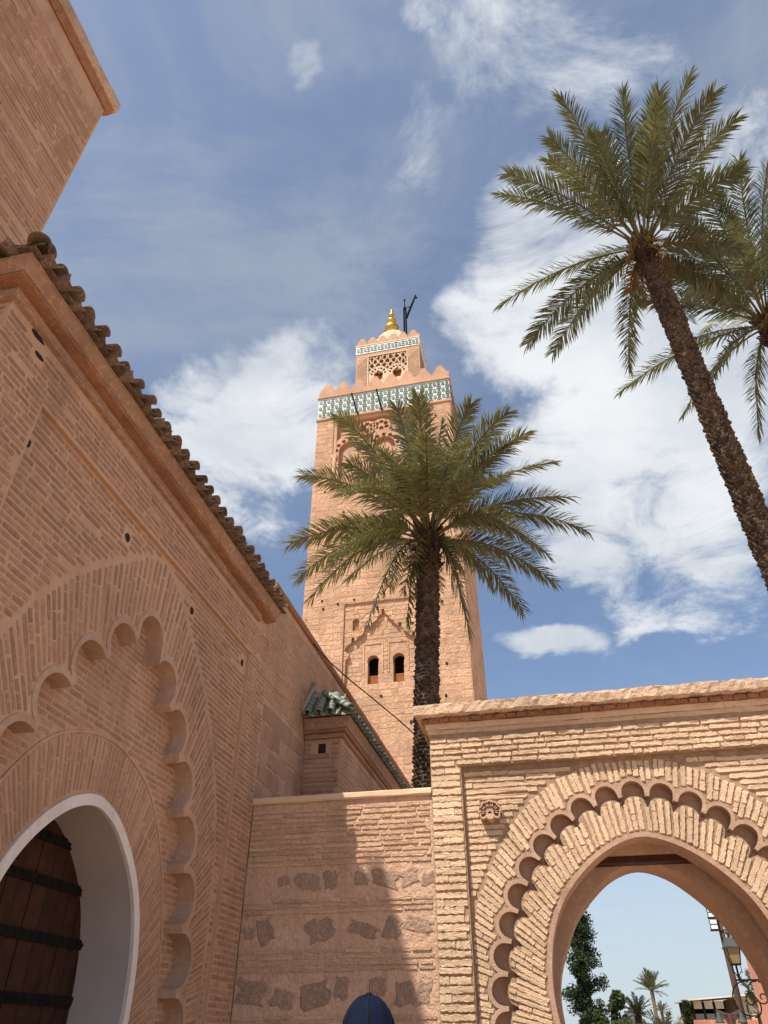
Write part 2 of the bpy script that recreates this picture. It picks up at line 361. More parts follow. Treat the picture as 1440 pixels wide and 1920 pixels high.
class Masonry:
    def __init__(s, pool, mat, name): s.pool = pool; s.mat = mat; s.name = name; s.items = []
    def add(s, fr, u, v, ang, ln, th, dp, w0=-.004):
        ca, sa = math.cos(ang), math.sin(ang)
        U = fr.u * ca + fr.v * sa; V = fr.v * ca - fr.u * sa
        m = Matrix.Identity(4)
        for i, cvec in enumerate((U * ln, V * th, fr.w * (dp - w0))):
            for j in range(3): m[j][i] = cvec[j]
        o = fr(u, v, w0)
        for j in range(3): m[j][3] = o[j]
        x, y, z = proj(o)
        vis = -30 < x < 1470 and -30 < y < 1950 and (CAM_LOC - o).dot(fr.w) > 0
        sz = ln * th * abs((CAM_LOC - o).normalized().dot(fr.w)) / max(.1, z) ** 2 if vis else 0
        s.items.append((sz, rng.randrange(len(s.pool)), m))
    def finish(s, parent, limit=300, stuff='brickwork'):
        s.items.sort(key=lambda t: -t[0])
        ms = [mesh_from(s.name, v, f, s.mat) for v, f in s.pool]
        for sz, k, m in s.items[:limit]: link(s.name, ms[k], parent, m)
        rest = s.items[limit:]
        if rest:
            V = []; Fq = []; n = 0
            for sz, k, m in rest:
                v, f = s.pool[k]; A = np.array(m)
                V.append(v @ A[:3, :3].T + A[:3, 3]); Fq += [tuple(i + n for i in q) for q in f]; n += len(v)
            me = bpy.data.meshes.new(stuff); me.from_pydata(np.concatenate(V).tolist(), [], Fq); me.materials.append(s.mat); me.update()
            o = link(stuff, me, parent); o['kind'] = 'stuff'
        s.items = []
def runs(mask, xs):
    out = []; st = None
    for i, mk in enumerate(mask):
        if mk and st is None: st = i
        if not mk and st is not None: out.append((xs[st], xs[i - 1])); st = None
    if st is not None: out.append((xs[st], xs[-1]))
    return out
def courses(ms, fr, test, u0, u1, v0, v1, pitch, frac, lmin, lmax, gap, dp, short=.15, wob=.004, skip=0.):
    n = int((v1 - v0) / pitch); xs = np.arange(u0, u1, .02)
    for r in range(n):
        v = v0 + (r + .5) * pitch
        mk = test(xs, np.full_like(xs, v - pitch * .35)) & test(xs, np.full_like(xs, v + pitch * .35))
        for a, b in runs(mk, xs):
            u = a + rng.uniform(-.1, 0)
            while u < b - .03:
                l = rng.uniform(lmin, lmax) if rng.random() > short else lmin * rng.uniform(.4, .8)
                s0 = max(u, a); e0 = min(u + l, b)
                if e0 - s0 > .05 and rng.random() >= skip:
                    ms.add(fr, (s0 + e0) / 2, v + rng.uniform(-wob, wob), rng.uniform(-.012, .012), e0 - s0, pitch * frac * rng.uniform(.86, 1.12), dp * rng.uniform(.7, 1.3))
                u += l + gap * rng.uniform(.6, 1.5)
def radial(ms, fr, test, c, a0, a1, rmid, pitch, frac, lmin, lmax, gap, dp, rmax):
    n = int((a1 - a0) * rmid / pitch); rs = np.arange(.3, rmax, .02)
    for k in range(n):
        a = a0 + (k + .5) * (a1 - a0) / n + rng.uniform(-.004, .004); ca, sa = math.cos(a), math.sin(a)
        mk = test(c[0] + rs * ca, c[1] + rs * sa)
        for s, e in runs(mk, rs):
            r = s + rng.uniform(0, .02)
            while r < e - .04:
                l = rng.uniform(lmin, lmax) if rng.random() > .2 else lmin * rng.uniform(.4, .8)
                e0 = min(r + l, e)
                if e - e0 < .06: e0 = e
                if e0 - r > .04:
                    m_ = (r + e0) / 2
                    ms.add(fr, c[0] + m_ * ca, c[1] + m_ * sa, a + rng.uniform(-.012, .012), e0 - r, frac * pitch * min(1.15, max(.75, m_ / rmid)) * rng.uniform(.85, 1.12), dp * rng.uniform(.7, 1.3))
                r = e0 + gap * rng.uniform(.6, 1.5)
def symm(h):                                            # half outline (apex first, going right and down) -> full, left foot to right foot
    return [(-u, v) for u, v in reversed(h[1:])] + list(h)
def smooth_path(p, n=4):                                # Catmull-Rom
    out = []
    for i in range(len(p) - 1):
        a, b, c, d = (Vector(p[max(0, min(len(p) - 1, j))]) for j in (i - 1, i, i + 1, i + 2))
        for k in range(n):
            t = k / n; q = .5 * ((2 * b) + (c - a) * t + (2 * a - 5 * b + 4 * c - d) * t * t + (3 * b - a - 3 * c + d) * t ** 3); out.append((q.x, q.y))
    out.append(tuple(p[-1])); return out
def offset(path, d):
    out = []
    for i, p in enumerate(path):
        a = Vector(path[max(0, i - 1)]); b = Vector(path[min(len(path) - 1, i + 1)]); t = (b - a).normalized(); out.append((p[0] - t.y * d, p[1] + t.x * d))
    return out
def shift(path, du): return [(u + du, v) for u, v in path]
def scallop(cs, r, w, leg, seg=12):
    """lobed arch along centres cs: per-lobe trim polygons, outline outside the trim, outline inside it"""
    cs = [Vector(c) for c in cs]; n = len(cs); fr_ = []
    for i in range(n):
        t = (cs[min(n - 1, i + 1)] - cs[max(0, i - 1)]).normalized(); fr_.append((t, Vector((-t.y, t.x))))
    inner = []
    for c, (t, nn) in zip(cs, fr_):
        pts = [c - t * r - nn * leg] + [c + (t * math.cos(a) + nn * math.sin(a)) * r for a in (math.pi * (1 - k / seg) for k in range(seg + 1))] + [c + t * r - nn * leg]
        inner.append(pts)
    Ro = r + w; polys = []; outl = []; inl = []
    def junction(i):                                    # between lobe i and i+1
        a, b = cs[i], cs[i + 1]; m = (a + b) / 2; h = (b - a).length / 2; t = (b - a).normalized(); nn = Vector((-t.y, t.x))
        return m + nn * math.sqrt(max(0, Ro * Ro - h * h))
    for i in range(n):
        c, (t, nn) = cs[i], fr_[i]
        p0 = junction(i - 1) if i else c - t * Ro; p1 = junction(i) if i < n - 1 else c + t * Ro
        m0 = (inner[i - 1][-1] + inner[i][0]) / 2 if i else c - t * Ro - nn * leg; m1 = (inner[i][-1] + inner[i + 1][0]) / 2 if i < n - 1 else c + t * Ro - nn * leg
        a0 = math.atan2((p0 - c).dot(nn), (p0 - c).dot(t)); a1 = math.atan2((p1 - c).dot(nn), (p1 - c).dot(t))
        if a0 < 0: a0 += 2 * math.pi
        arc = [c + (t * math.cos(a) + nn * math.sin(a)) * Ro for a in (a0 + (a1 - a0) * k / seg for k in range(1, seg))]
        outer = [p0] + arc + [p1]
        poly = [m0] + outer + [m1] + list(reversed(inner[i])); polys.append([tuple(p) for p in poly])
        outl += [tuple(p) for p in (outer if i == 0 else outer[1:])]; inl += [tuple(m0)] + [tuple(p) for p in inner[i]]
    return polys, outl, inl
def arch_wall(rect, path):
    """rectangle (u0,u1,v0,v1) with the path (left foot .. right foot) cut up from its bottom edge"""
    u0, u1, v0, v1 = rect
    return [(u0, v0), (u0, v1), (u1, v1), (u1, v0), (path[-1][0], v0)] + list(reversed(path)) + [(path[0][0], v0)]
def ground_close(path, v=0.): return [(path[0][0], v)] + list(path) + [(path[-1][0], v)]

# ------------------------------------------------------------------ ground
g = MB(); S = 900
g.add([(-S, -S, 0), (S, -S, 0), (S, S, 0), (-S, S, 0)], [(0, 1, 2, 3)])
ground = g.build('ground', m_pave); ground['kind'] = 'structure'

pool_l = make_pool(36, 1, .035, .10, .86, .03)
pool_s = make_pool(24, 2, .03, .09, .86, .03)
pool_g = make_pool(60, 3, .02, .115, .93, .09, (13, 2))
pool_stone = make_pool(30, 4, .05, .06, .9, .12, (4, 3))
pool_rub = make_pool(24, 5, .13, .13, .8, .15, (4, 3))

# ================================================================== GATEHOUSE (left, in shade)
XL = -4.14; YC = 6.6
gh = thing('gatehouse', 'shaded brown brick gatehouse with scalloped arch and white rimmed door at left', 'building', (-5.2, 6.6, 0))
fo = Fr((XL, 0, 0), (0, 1, 0), (1, 0, 0))               # outer face, u = Y
fs_ = Fr((XL - .05, YC, 0), (0, 1, 0), (1, 0, 0))       # spandrel, u from the arch centre
ft = Fr((XL - .25, YC, 0), (0, 1, 0), (1, 0, 0))        # tympanum
fn = Fr((XL, 3.17, 0), (1, 0, 0), (0, -1, 0))           # near end face
FY0, FY1, FZ = 3.92, 9.27, 6.43
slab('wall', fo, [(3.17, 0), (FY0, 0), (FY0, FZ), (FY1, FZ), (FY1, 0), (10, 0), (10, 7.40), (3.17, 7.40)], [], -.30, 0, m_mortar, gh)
slab('end_wall', fn, [(-3.8, 0), (-.302, 0), (-.302, 7.40), (-3.8, 7.40)], [], -.4, 0, m_mortar, gh)
slab('end_wall', Fr((XL - .302, 10, 0), (-1, 0, 0), (0, 1, 0)), [(0, 0), (1.2, 0), (1.2, 7.44), (0, 7.44)], [], -.3, 0, m_mortar, gh)
half = [(0, 5.36), (.48, 5.02), (.93, 4.6), (1.29, 4.1), (1.57, 3.55), (1.77, 2.98), (1.90, 2.39), (1.93, 1.79), (1.88, 1.2)]
lob_p, lob_out, lob_in = scallop(symm(half), .255, .062, .03)
rect = (FY0 - YC - .02, FY1 - YC + .02, 0, FZ + .02)
slab('spandrel', fs_, arch_wall(rect, lob_out), [], -.42, 0, m_mortar, gh)
for p in lob_p: slab('scallop', fs_, p, [], -.22, .014, m_plaster, gh)
mb = MB(); slab_mb(fs_, [(lob_out[0][0], 0), lob_out[0], (lob_out[0][0] + .062, lob_out[0][1]), (lob_out[0][0] + .062, 0)], [], -.22, .014, mb); mb.build('arch_foot', m_plaster, gh, fix=False); mb = MB()
slab_mb(fs_, [(lob_out[-1][0] - .062, 0), (lob_out[-1][0] - .062, lob_out[-1][1]), lob_out[-1], (lob_out[-1][0], 0)], [], -.22, .014, mb); mb.build('arch_foot', m_plaster, gh, fix=False)
door_o = smooth_path(symm([(0, 3.64), (.35, 3.56), (.66, 3.38), (.96, 3.1), (1.17, 2.78), (1.30, 2.38), (1.345, 1.9), (1.31, 1.45), (1.2, 1.05)]))
door_i = offset(door_o, -.105)
tymp = arch_wall((-2.35, 2.35, 0, 5.85), door_o)
slab('tympanum', ft, tymp, [], -.62, 0, m_mortar, gh)
w_out = ground_close(door_o); w_in = ground_close(door_i)
slab('door_surround', ft, w_out + list(reversed(w_in)), [], -.02, .022, m_white, gh)
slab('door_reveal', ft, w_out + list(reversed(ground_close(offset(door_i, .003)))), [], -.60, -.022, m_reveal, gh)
# incised line round the voussoirs
line = smooth_path(symm([(0, 4.21), (.6, 4.10), (1.05, 3.86), (1.43, 3.4), (1.68, 2.89), (1.86, 2.2), (1.9, 1.6)]))
slab('arch_moulding', ft, line + list(reversed(offset(line, -.022))), [], -.02, .016, m_mortar, gh)
# door
leaf = slab('door', ft, [(-1.5, 0), (1.5, 0), (1.5, 3.9), (-1.5, 3.9)], [], -.66, -.62, m_wood, gh)
u = -1.45
while u < 1.4:
    wd = rng.uniform(.17, .24)
    slab('plank', ft, [(u, 0), (u + wd - .012, 0), (u + wd - .012, 3.85), (u, 3.85)], [], -.622, -.60 + rng.uniform(0, .006), m_wood, leaf); u += wd
for z in (3.33, 2.95, 2.48, 1.99, 1.45, .9):
    st = slab('iron_strap', ft, [(-1.25, z - .045), (1.25 - .06 * rng.random(), z - .045), (1.25, z + .045), (-1.25, z + .045)], [], -.60, -.575, m_iron, leaf)
    for k in range(20):
        sm = MB()
        c = ft(-1.2 + k * .125, z, -.577); e = ft.w; pts = [c + Vector((0, math.cos(a) * .035, math.sin(a) * .035)) for a in (i * math.pi / 3 for i in range(6))]
        sm.add(pts + [c + e * .032], [(i, (i + 1) % 6, 6) for i in range(6)]); sm.build('stud', m_iron, leaf)
dm = MB(); dm.box((XL - 2.2, YC - 2.2, 0), (XL - .95, YC + 2.2, 4.2)); dm.build('core', m_dark, gh)

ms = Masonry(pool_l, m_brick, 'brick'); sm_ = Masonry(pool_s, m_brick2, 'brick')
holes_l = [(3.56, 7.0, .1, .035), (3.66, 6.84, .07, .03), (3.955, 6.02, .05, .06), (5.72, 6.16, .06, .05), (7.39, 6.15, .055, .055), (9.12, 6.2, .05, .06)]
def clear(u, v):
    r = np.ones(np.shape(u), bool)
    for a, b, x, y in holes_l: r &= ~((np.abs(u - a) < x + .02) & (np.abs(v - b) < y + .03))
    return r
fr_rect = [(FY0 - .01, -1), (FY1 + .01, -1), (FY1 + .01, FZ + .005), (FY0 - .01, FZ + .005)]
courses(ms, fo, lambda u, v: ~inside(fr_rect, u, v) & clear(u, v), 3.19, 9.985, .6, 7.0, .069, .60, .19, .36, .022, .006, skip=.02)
ring_h = [(0, 6.36), (.4, 6.2), (.8, 5.88), (1.2, 5.58), (1.55, 5.24), (1.9, 4.8), (2.2, 4.22), (2.4, 3.62), (2.5, 3.0), (2.52, 2.2), (2.5, .5)]
ring_b = symm(ring_h); ring_poly = ground_close(ring_b); scal_poly = ground_close(offset(lob_out, .012))
sp_poly = [(FY0 - YC + .01, 0), (FY1 - YC - .01, 0), (FY1 - YC - .01, FZ - .015), (FY0 - YC + .01, FZ - .015)]
def offring(u, v): return inside(sp_poly, u, v) & ~inside(ground_close(offset(ring_b, .05)), u, v) & clear(np.asarray(u) + YC, v)
courses(ms, fs_, offring, FY0 - YC, FY1 - YC, .8, FZ, .071, .60, .2, .40, .022, .006, skip=.02)
radial(ms, fs_, lambda u, v: inside(ring_poly, u, v) & inside(sp_poly, u, v) & ~inside(scal_poly, u, v), (0, 1.5), R(-10), R(190), 3.2, .070, .57, .24, .46, .022, .006, 5.2)
inner_poly = ground_close(offset(lob_in, -.004)); rec_poly = [(u, v) for u, v in inner_poly]
line_poly = ground_close(offset(line, .012)); door_poly = ground_close(offset(door_o, .012))
big_in = ground_close(lob_out)
courses(sm_, ft, lambda u, v: inside(big_in, u, v) & ~inside(line_poly, u, v), -2.3, 2.3, 1.0, 5.75, .066, .62, .14, .30, .02, .005, short=.3)
radial(sm_, ft, lambda u, v: inside(ground_close(offset(line, -.03)), u, v) & ~inside(door_poly, u, v), (0, 1.2), R(-8), R(188), 2.45, .058, .56, .22, .4, .018, .005, 3.6)
courses(ms, fn, lambda u, v: inside([(-3, 0), (-.02, 0), (-.02, 7.1), (-3, 7.1)], u, v), -3, 0, 4.5, 7.0, .069, .60, .19, .36, .022, .006)
courses(ms, Fr((XL + .055, 0, 0), (0, 1, 0), (1, 0, 0)), lambda u, v: u > 0, 3.13, 9.40, 7.04, 7.148, .05, .62, .2, .36, .02, .005)
courses(ms, Fr((XL + .18, 0, 0), (0, 1, 0), (1, 0, 0)), lambda u, v: u > 0, 3.02, 9.74, 7.20, 7.249, .048, .62, .2, .36, .02, .005)
ms.finish(gh, 300, 'brickwork'); 
sm_.finish(gh, 0, 'tympanum_brickwork')
hm = MB()
for a, b, x, y in holes_l:
    f_ = fo if not (FY0 < a < FY1 and b < FZ) else Fr((XL - .05, 0, 0), (0, 1, 0), (1, 0, 0))
    poly = [(a + x * math.cos(t) * rng.uniform(.75, 1.1), b + y * math.sin(t) * rng.uniform(.75, 1.15)) for t in (i * math.pi / 5 for i in range(10))]
    slab('putlog_hole', f_, poly, [], -.06, .003, m_dark, gh)
# cornice and eaves, mitred round the near corner
cpath = [(-7.9, 3.17), (XL, 3.17), (XL, 9.87)]
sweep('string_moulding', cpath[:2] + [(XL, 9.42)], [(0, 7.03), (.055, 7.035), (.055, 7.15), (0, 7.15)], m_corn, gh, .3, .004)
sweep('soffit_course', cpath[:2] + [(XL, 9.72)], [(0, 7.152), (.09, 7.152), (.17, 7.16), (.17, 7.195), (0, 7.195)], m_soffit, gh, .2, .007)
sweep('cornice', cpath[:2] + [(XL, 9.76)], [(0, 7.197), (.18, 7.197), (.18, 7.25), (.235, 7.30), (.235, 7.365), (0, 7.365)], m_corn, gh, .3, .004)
# roof deck
rm = MB()
rm.add([(-3.85, 2.9, 7.372), (-3.85, 9.86, 7.372), (-5.73, 9.86, 7.83), (-5.73, 2.9, 7.83), (-3.85, 2.9, 7.40), (-3.85, 9.86, 7.40), (-5.73, 9.86, 7.86), (-5.73, 2.9, 7.86)],
       [(0, 1, 2, 3), (7, 6, 5, 4), (0, 4, 5, 1), (1, 5, 6, 2), (2, 6, 7, 3), (3, 7, 4, 0)])
roof = rm.build('roof', m_clay, gh)
def tile_mesh(name, mat, r0, r1, ln, th=.016, seg=10):
    vs = []; n = seg + 1
    for x, r in ((0, r0), (ln, r1)):
        for rr in (r, r - th):
            for k in range(n):
                a = math.pi * k / seg; vs.append((x, math.cos(a) * rr, math.sin(a) * rr))
    A, B, C_, D_ = 0, n, 2 * n, 3 * n; fs = []
    for k in range(seg):
        fs += [(A + k, A + k + 1, C_ + k + 1, C_ + k), (B + k + 1, B + k, D_ + k, D_ + k + 1), (A + k + 1, A + k, B + k, B + k + 1), (C_ + k, C_ + k + 1, D_ + k + 1, D_ + k)]
    fs += [(A, C_, D_, B), (A + seg, B + seg, D_ + seg, C_ + seg)]
    return mesh_from(name, vs, fs, mat, True)
t_clay = [tile_mesh('roof_tile', m_clay, .074 + .008 * k, .066 + .006 * k, .46, .014) for k in range(3)]
def eave(parent, a, b, z, outward, slope, pitch, meshes, rows=2, pan_drop=.03, row_len=.38, jit=1.):
    a, b = Vector((a[0], a[1], z)), Vector((b[0], b[1], z)); d = b - a; n = int(d.length / pitch); e = d.normalized(); out = Vector((outward[0], outward[1], 0))
    up = (-out * math.cos(slope) + Vector((0, 0, 1)) * math.sin(slope)); nrm = e.cross(up)
    if nrm.z < 0: nrm = -nrm
    for k in range(n):
        for r in range(rows):
            for pan in (0, 1):
                p = a + e * (pitch * (k + .5 * pan + .25) + jit * rng.uniform(-.02, .02)) + up * (r * row_len + jit * rng.uniform(-.035, .03)) + nrm * (.05 if not pan else .05 - pan_drop + .04)
                X = up; Z = nrm if not pan else -nrm; Z = (Z + jit * (e * rng.uniform(-.1, .1) + X * rng.uniform(-.05, .05))).normalized(); Yv = Z.cross(X).normalized(); X = Yv.cross(Z)
                m = Matrix.Identity(4); sc = pitch / .26
                for i, v in enumerate((X, Yv * sc, Z * sc)):
                    for j in range(3): m[j][i] = v[j]
                for j in range(3): m[j][3] = p[j]
                link('roof_tile', rng.choice(meshes), parent, m)
eave(gh, (-3.76, 2.92), (-3.76, 9.80), 7.35, (1, 0), R(11), .238, t_clay, 2)
eave(gh, (-6.2, 2.80), (-3.86, 2.80), 7.35, (0, -1), R(14), .238, t_clay, 1)
# hip tile on the corner
m = Matrix.Identity(4); X = Vector((-1, 1, .5)).normalized(); Z = Vector((-.2, .2, 1)); Z = (Z - X * Z.dot(X)).normalized(); Yv = Z.cross(X)
for i, v in enumerate((X, Yv * 1.12, Z * 1.12)):
    for j in range(3): m[j][i] = v[j]
for j, v in enumerate((-3.77, 2.86, 7.36)): m[j][3] = v
link('hip_tile', t_clay[2], gh, m)

# ================================================================== TALL SCREEN WALL behind the eave
tb = thing('brick_screen', 'plain tall brick wall with plaster coping rising behind the tiled eave', 'wall', (-5.8, 1, 0))
ftb = Fr((-5.74, 0, 0), (0, 1, 0), (1, 0, 0))
bm_ = MB(); bm_.box((-5.86, -4, 7.5), (-5.74, 4.315, 14.17)); bm_.build('wall', m_mortar, tb)
bm_ = MB(); bm_.box((-7.5, -4, 0), (-5.745, 4.30, 7.5)); bm_.build('base_wall', m_mortar, tb)
tbm = Masonry(pool_l, m_brick2, 'brick')
courses(tbm, ftb, lambda u, v: inside([(-3, 0), (4.30, 0), (4.30, 13.9), (-3, 13.9)], u, v), .8, 4.30, 8.0, 13.75, .088, .58, .35, .8, .03, .008, skip=.06)
tbm.finish(tb, 300)
cp = [(-5.74, -4), (-5.74, 4.40)]
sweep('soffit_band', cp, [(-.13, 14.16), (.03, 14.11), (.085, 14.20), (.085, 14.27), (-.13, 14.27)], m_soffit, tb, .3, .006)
sweep('coping', [(-5.74, -4), (-5.74, 4.45)], [(-.15, 14.272), (.10, 14.272), (.13, 14.31), (.13, 14.43), (.09, 14.62), (.02, 14.66), (-.11, 14.64)], m_cope, tb, .35, .01)

# ================================================================== HALL WALL beyond the gatehouse
hw = thing('prayer_hall', 'long brick hall wall with stone base running back from the gatehouse', 'building', (-5, 13, 0))
XH = -4.20; fh = Fr((XH, 0, 0), (0, 1, 0), (1, 0, 0))
bm_ = MB(); bm_.box((-8, 10.01, 0), (XH, 25, 8.03)); bm_.build('wall', m_mortar, hw)
hb = Masonry(pool_s, m_brick2, 'brick')
courses(hb, fh, lambda u, v: v > 6.05 - .0 * u, 10.03, 20, 6.0, 7.92, .068, .58, .2, .36, .022, .006)
hb.finish(hw, 300)
hs = Masonry(pool_stone, m_hall, 'stone_block')
courses(hs, fh, lambda u, v: u < 12.3, 10.03, 12.3, 3.9, 6.0, .30, .93, .28, .6, .02, .012, wob=.02)
hs.finish(hw, 300)
sweep('roof_edge', [(XH, 10.02), (XH, 25)], [(-.4, 8.032), (.04, 8.035), (.07, 8.06), (.07, 8.13), (-.4, 8.16)], m_soffit, hw, .3, .005)

# ================================================================== ANNEX with green glazed tiles
an = thing('tiled_annex', 'small brick annex with green glazed roof tiles beside the hall wall', 'building', (-3.9, 14.5, 0))
XA, YA = -3.50, 12.25
bm_ = MB(); bm_.box((-4.19, YA, 0), (XA, 19.5, 6.28)); bm_.build('wall', m_mortar, an)
ab = Masonry(pool_l, m_brick2, 'brick')
fa = Fr((0, YA, 0), (1, 0, 0), (0, -1, 0)); fas = Fr((XA, 0, 0), (0, 1, 0), (1, 0, 0))
hole_a = [(-3.93, 5.83), (-3.79, 5.83), (-3.79, 6.0), (-3.93, 6.0)]
courses(ab, fa, lambda u, v: ~inside([(-4.05, 5.72), (-3.70, 5.72), (-3.70, 6.03), (-4.05, 6.03)], u, v), -4.18, -3.52, 4.4, 6.06, .082, .62, .25, .6, .025, .012)
courses(ab, fas, lambda u, v: u > 0, 12.27, 19.4, 4.4, 6.06, .08, .55, .2, .38, .026, .008)
ab.finish(an, 300)
slab('wall_opening', fa, hole_a, [], -.05, .004, m_dark, an)
slab('sill', fa, [(-4.1, 5.74), (-3.72, 5.74), (-3.72, 5.82), (-4.1, 5.82)], [], -.05, .02, m_hall, an)
ap = [(-4.18, YA), (XA, YA), (XA, 19.5)]
sweep('string_moulding', ap, [(0, 6.08), (.05, 6.09), (.05, 6.17), (0, 6.17)], m_corn, an, .3, .004)
sweep('soffit_course', ap, [(0, 6.172), (.09, 6.172), (.11, 6.23), (0, 6.23)], m_soffit, an, .2, .006)
sweep('cornice', ap, [(0, 6.232), (.13, 6.232), (.13, 6.30), (.19, 6.42), (0, 6.42)], m_corn, an, .3, .004)
rf = MB(); rf.add([(-3.26, 12.0, 6.42), (-4.19, 12.0, 6.42), (-4.19, 12.55, 7.2), (-3.26, 19.5, 6.42), (-4.19, 19.5, 7.2)], [(0, 1, 2), (0, 2, 4, 3), (0, 3, 4, 2, 1)][:2])
rf.build('roof', m_limemort, an, fix=False)
t_green2 = [tile_mesh('roof_tile', m_green, .098 + .005 * k, .084 + .005 * k, .16, .02) for k in range(2)]
t_green = [tile_mesh('roof_tile', m_green, .098 + .005 * k, .088 + .005 * k, .30) for k in range(2)]
eave(an, (-3.28, 12.02), (-3.28, 19.4), 6.44, (1, 0), R(38), .215, t_green, 2, row_len=.24, jit=.4)
eave(an, (-4.14, 11.98), (-3.40, 11.98), 6.43, (0, -1), R(50), .215, t_green2, 5, row_len=.12, jit=.25)
for k in range(6):
    m = Matrix.Identity(4); X = Vector((-.92, .52, .70)).normalized(); Z = Vector((.3, -.3, 1)); Z = (Z - X * Z.dot(X)).normalized(); Yv = Z.cross(X)
    p = Vector((-3.27, 11.97, 6.50)) + X * .14 * k
    for i, v in enumerate((X, Yv, Z)):
        for j in range(3): m[j][i] = v[j]
    for j in range(3): m[j][3] = p[j]
    link('hip_tile', t_green2[1], an, m)
fl = MB(); fl.tube([(-4.17, 11.93, 6.48), (-4.17, 12.2, 6.85), (-4.17, 12.52, 7.27)], [.05, .06, .06], 8); fl.build('mortar_flashing', m_limemort, an, True)

# ================================================================== LOW WALL
lw = thing('courtyard_enclosure', 'low wall of thin brick courses and rubble bands half in shadow', 'wall', (-2.85, 10.2, 0))
fl_ = Fr((0, 10.02, 0), (1, 0, 0), (0, -1, 0))
slab('wall', fl_, [(-4.138, 0), (-1.553, 0), (-1.553, 4.39), (-4.138, 4.39)], [], -.5, 0, m_low, lw)
sweep('capping', [(-4.137, 10.02), (-1.552, 10.02)], [(-.5, 4.391), (.03, 4.391), (.045, 4.41), (.045, 4.47), (.02, 4.485), (-.5, 4.49)], m_cap, lw, .2, .004)
m_lowb = M('dusty thin brick', (.60, .41, .275), (.51, .335, .22), 5, bump=.9, bscale=50, rnd=.14, smear=(.62, .43, .30), smear_amt=.6, mid=(.40, .25, .165), dist=.014)
lb = Masonry(pool_g, m_lowb, 'brick')
yes = lambda u, v: np.ones(np.shape(u), bool)
for a, b, p in ((3.56, 4.385, .069), (3.0, 3.19, .06), (2.36, 2.63, .064), (1.74, 1.95, .066), (1.2, 1.4, .066)):
    courses(lb, fl_, yes, -4.13, -1.57, a, b, p, .60, .22, .5, .02, .013, wob=.006)
lb.finish(lw, 300)
lr = Masonry(pool_rub, m_rub, 'rubble_stone')
for a, b in ((3.21, 3.53), (2.66, 2.98), (1.98, 2.33), (1.42, 1.72)):
    u = -4.1
    while u < -1.65:
        w_ = rng.uniform(.12, .38); h_ = (b - a) * rng.uniform(.45, 1.0)
        if rng.random() < .9: lr.add(fl_, u + w_ / 2, a + h_ / 2 + rng.uniform(0, (b - a) - h_), rng.uniform(-.35, .35), w_, h_ * .9, .008)
        u += w_ + rng.uniform(.01, .10)
lr.finish(lw, 300)

# ================================================================== GATE WALL (sunlit)
gw = thing('gateway', 'sunlit tan brick gateway with lobed arch and rough coping', 'gateway', (1.1, 10.7, 0))
XC = 1.09; GU0, GU1 = -1.55, 3.78
fg = Fr((0, 10.0, 0), (1, 0, 0), (0, -1, 0)); fp = Fr((XC, 10.09, 0), (1, 0, 0), (0, -1, 0))
GF0, GF1, GFZ = -1.125, 2 * XC + 1.125, 4.74
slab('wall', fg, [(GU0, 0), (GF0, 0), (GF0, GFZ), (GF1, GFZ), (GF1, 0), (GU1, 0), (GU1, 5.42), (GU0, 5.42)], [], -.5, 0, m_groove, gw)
gh_half = [(0, 4.28), (.345, 4.235), (.675, 4.11), (.965, 3.92), (1.215, 3.69), (1.425, 3.43), (1.60, 3.13), (1.735, 2.82), (1.835, 2.49), (1.885, 2.15), (1.88, 1.81), (1.81, 1.48)]
gl_p, gl_out, gl_in = scallop(symm(gh_half), .143, .046, .05)
grect = (GF0 - XC - .02, GF1 - XC + .02, 0, GFZ + .02)
slab('spandrel', fp, arch_wall(grect, gl_out), [], -.4, 0, m_groove, gw)
for p in gl_p: slab('scallop', fp, p, [], -.16, .02, m_plaster, gw)
mb = MB(); slab_mb(fp, [(gl_out[0][0], 0), gl_out[0], (gl_out[0][0] + .05, gl_out[0][1]), (gl_out[0][0] + .05, 0)], [], -.16, .03, mb); mb.build('arch_foot', m_plaster, gw, fix=False); mb = MB()
slab_mb(fp, [(gl_out[-1][0] - .05, 0), (gl_out[-1][0] - .05, gl_out[-1][1]), gl_out[-1], (gl_out[-1][0], 0)], [], -.16, .03, mb); mb.build('arch_foot', m_plaster, gw, fix=False)
g_o = smooth_path(symm([(0, 3.80), (.38, 3.70), (.75, 3.47), (1.08, 3.13), (1.265, 2.78), (1.345, 2.45), (1.37, 2.14), (1.34, 1.84), (1.25, 1.5), (1.2, 1.25)]))
slab('niche_back', fp, arch_wall((-2.2, 2.2, 0, 4.62), g_o), [], -.39, -.15, m_plaster, gw)
# tongues of radial brick inside the scallops
tg = [Vector(p) for p in symm(gh_half)]; tongue = []
for i, c in enumerate(tg):
    t = (tg[min(len(tg) - 1, i + 1)] - tg[max(0, i - 1)]).normalized(); n_ = Vector((-t.y, t.x)); c2 = c - n_ * .115
    tongue += [tuple(c2 + t * (.128 * math.cos(a)) + n_ * (.075 * math.sin(a))) for a in (math.pi * (1 - k / 8) for k in range(9))]
    tongue.append(tuple(c2 + t * .150 - n_ * .075)) if i < len(tg) - 1 else None
in_poly = ground_close(tongue)
slab('tongue_panel', fp, in_poly + list(reversed(ground_close(g_o))), [], -.30, -.015, m_groove, gw)
g_i = offset(g_o, -.055)
slab('arch_lining', fp, ground_close(g_o) + list(reversed(ground_close(g_i))), [], -.50, .012, m_plaster, gw)
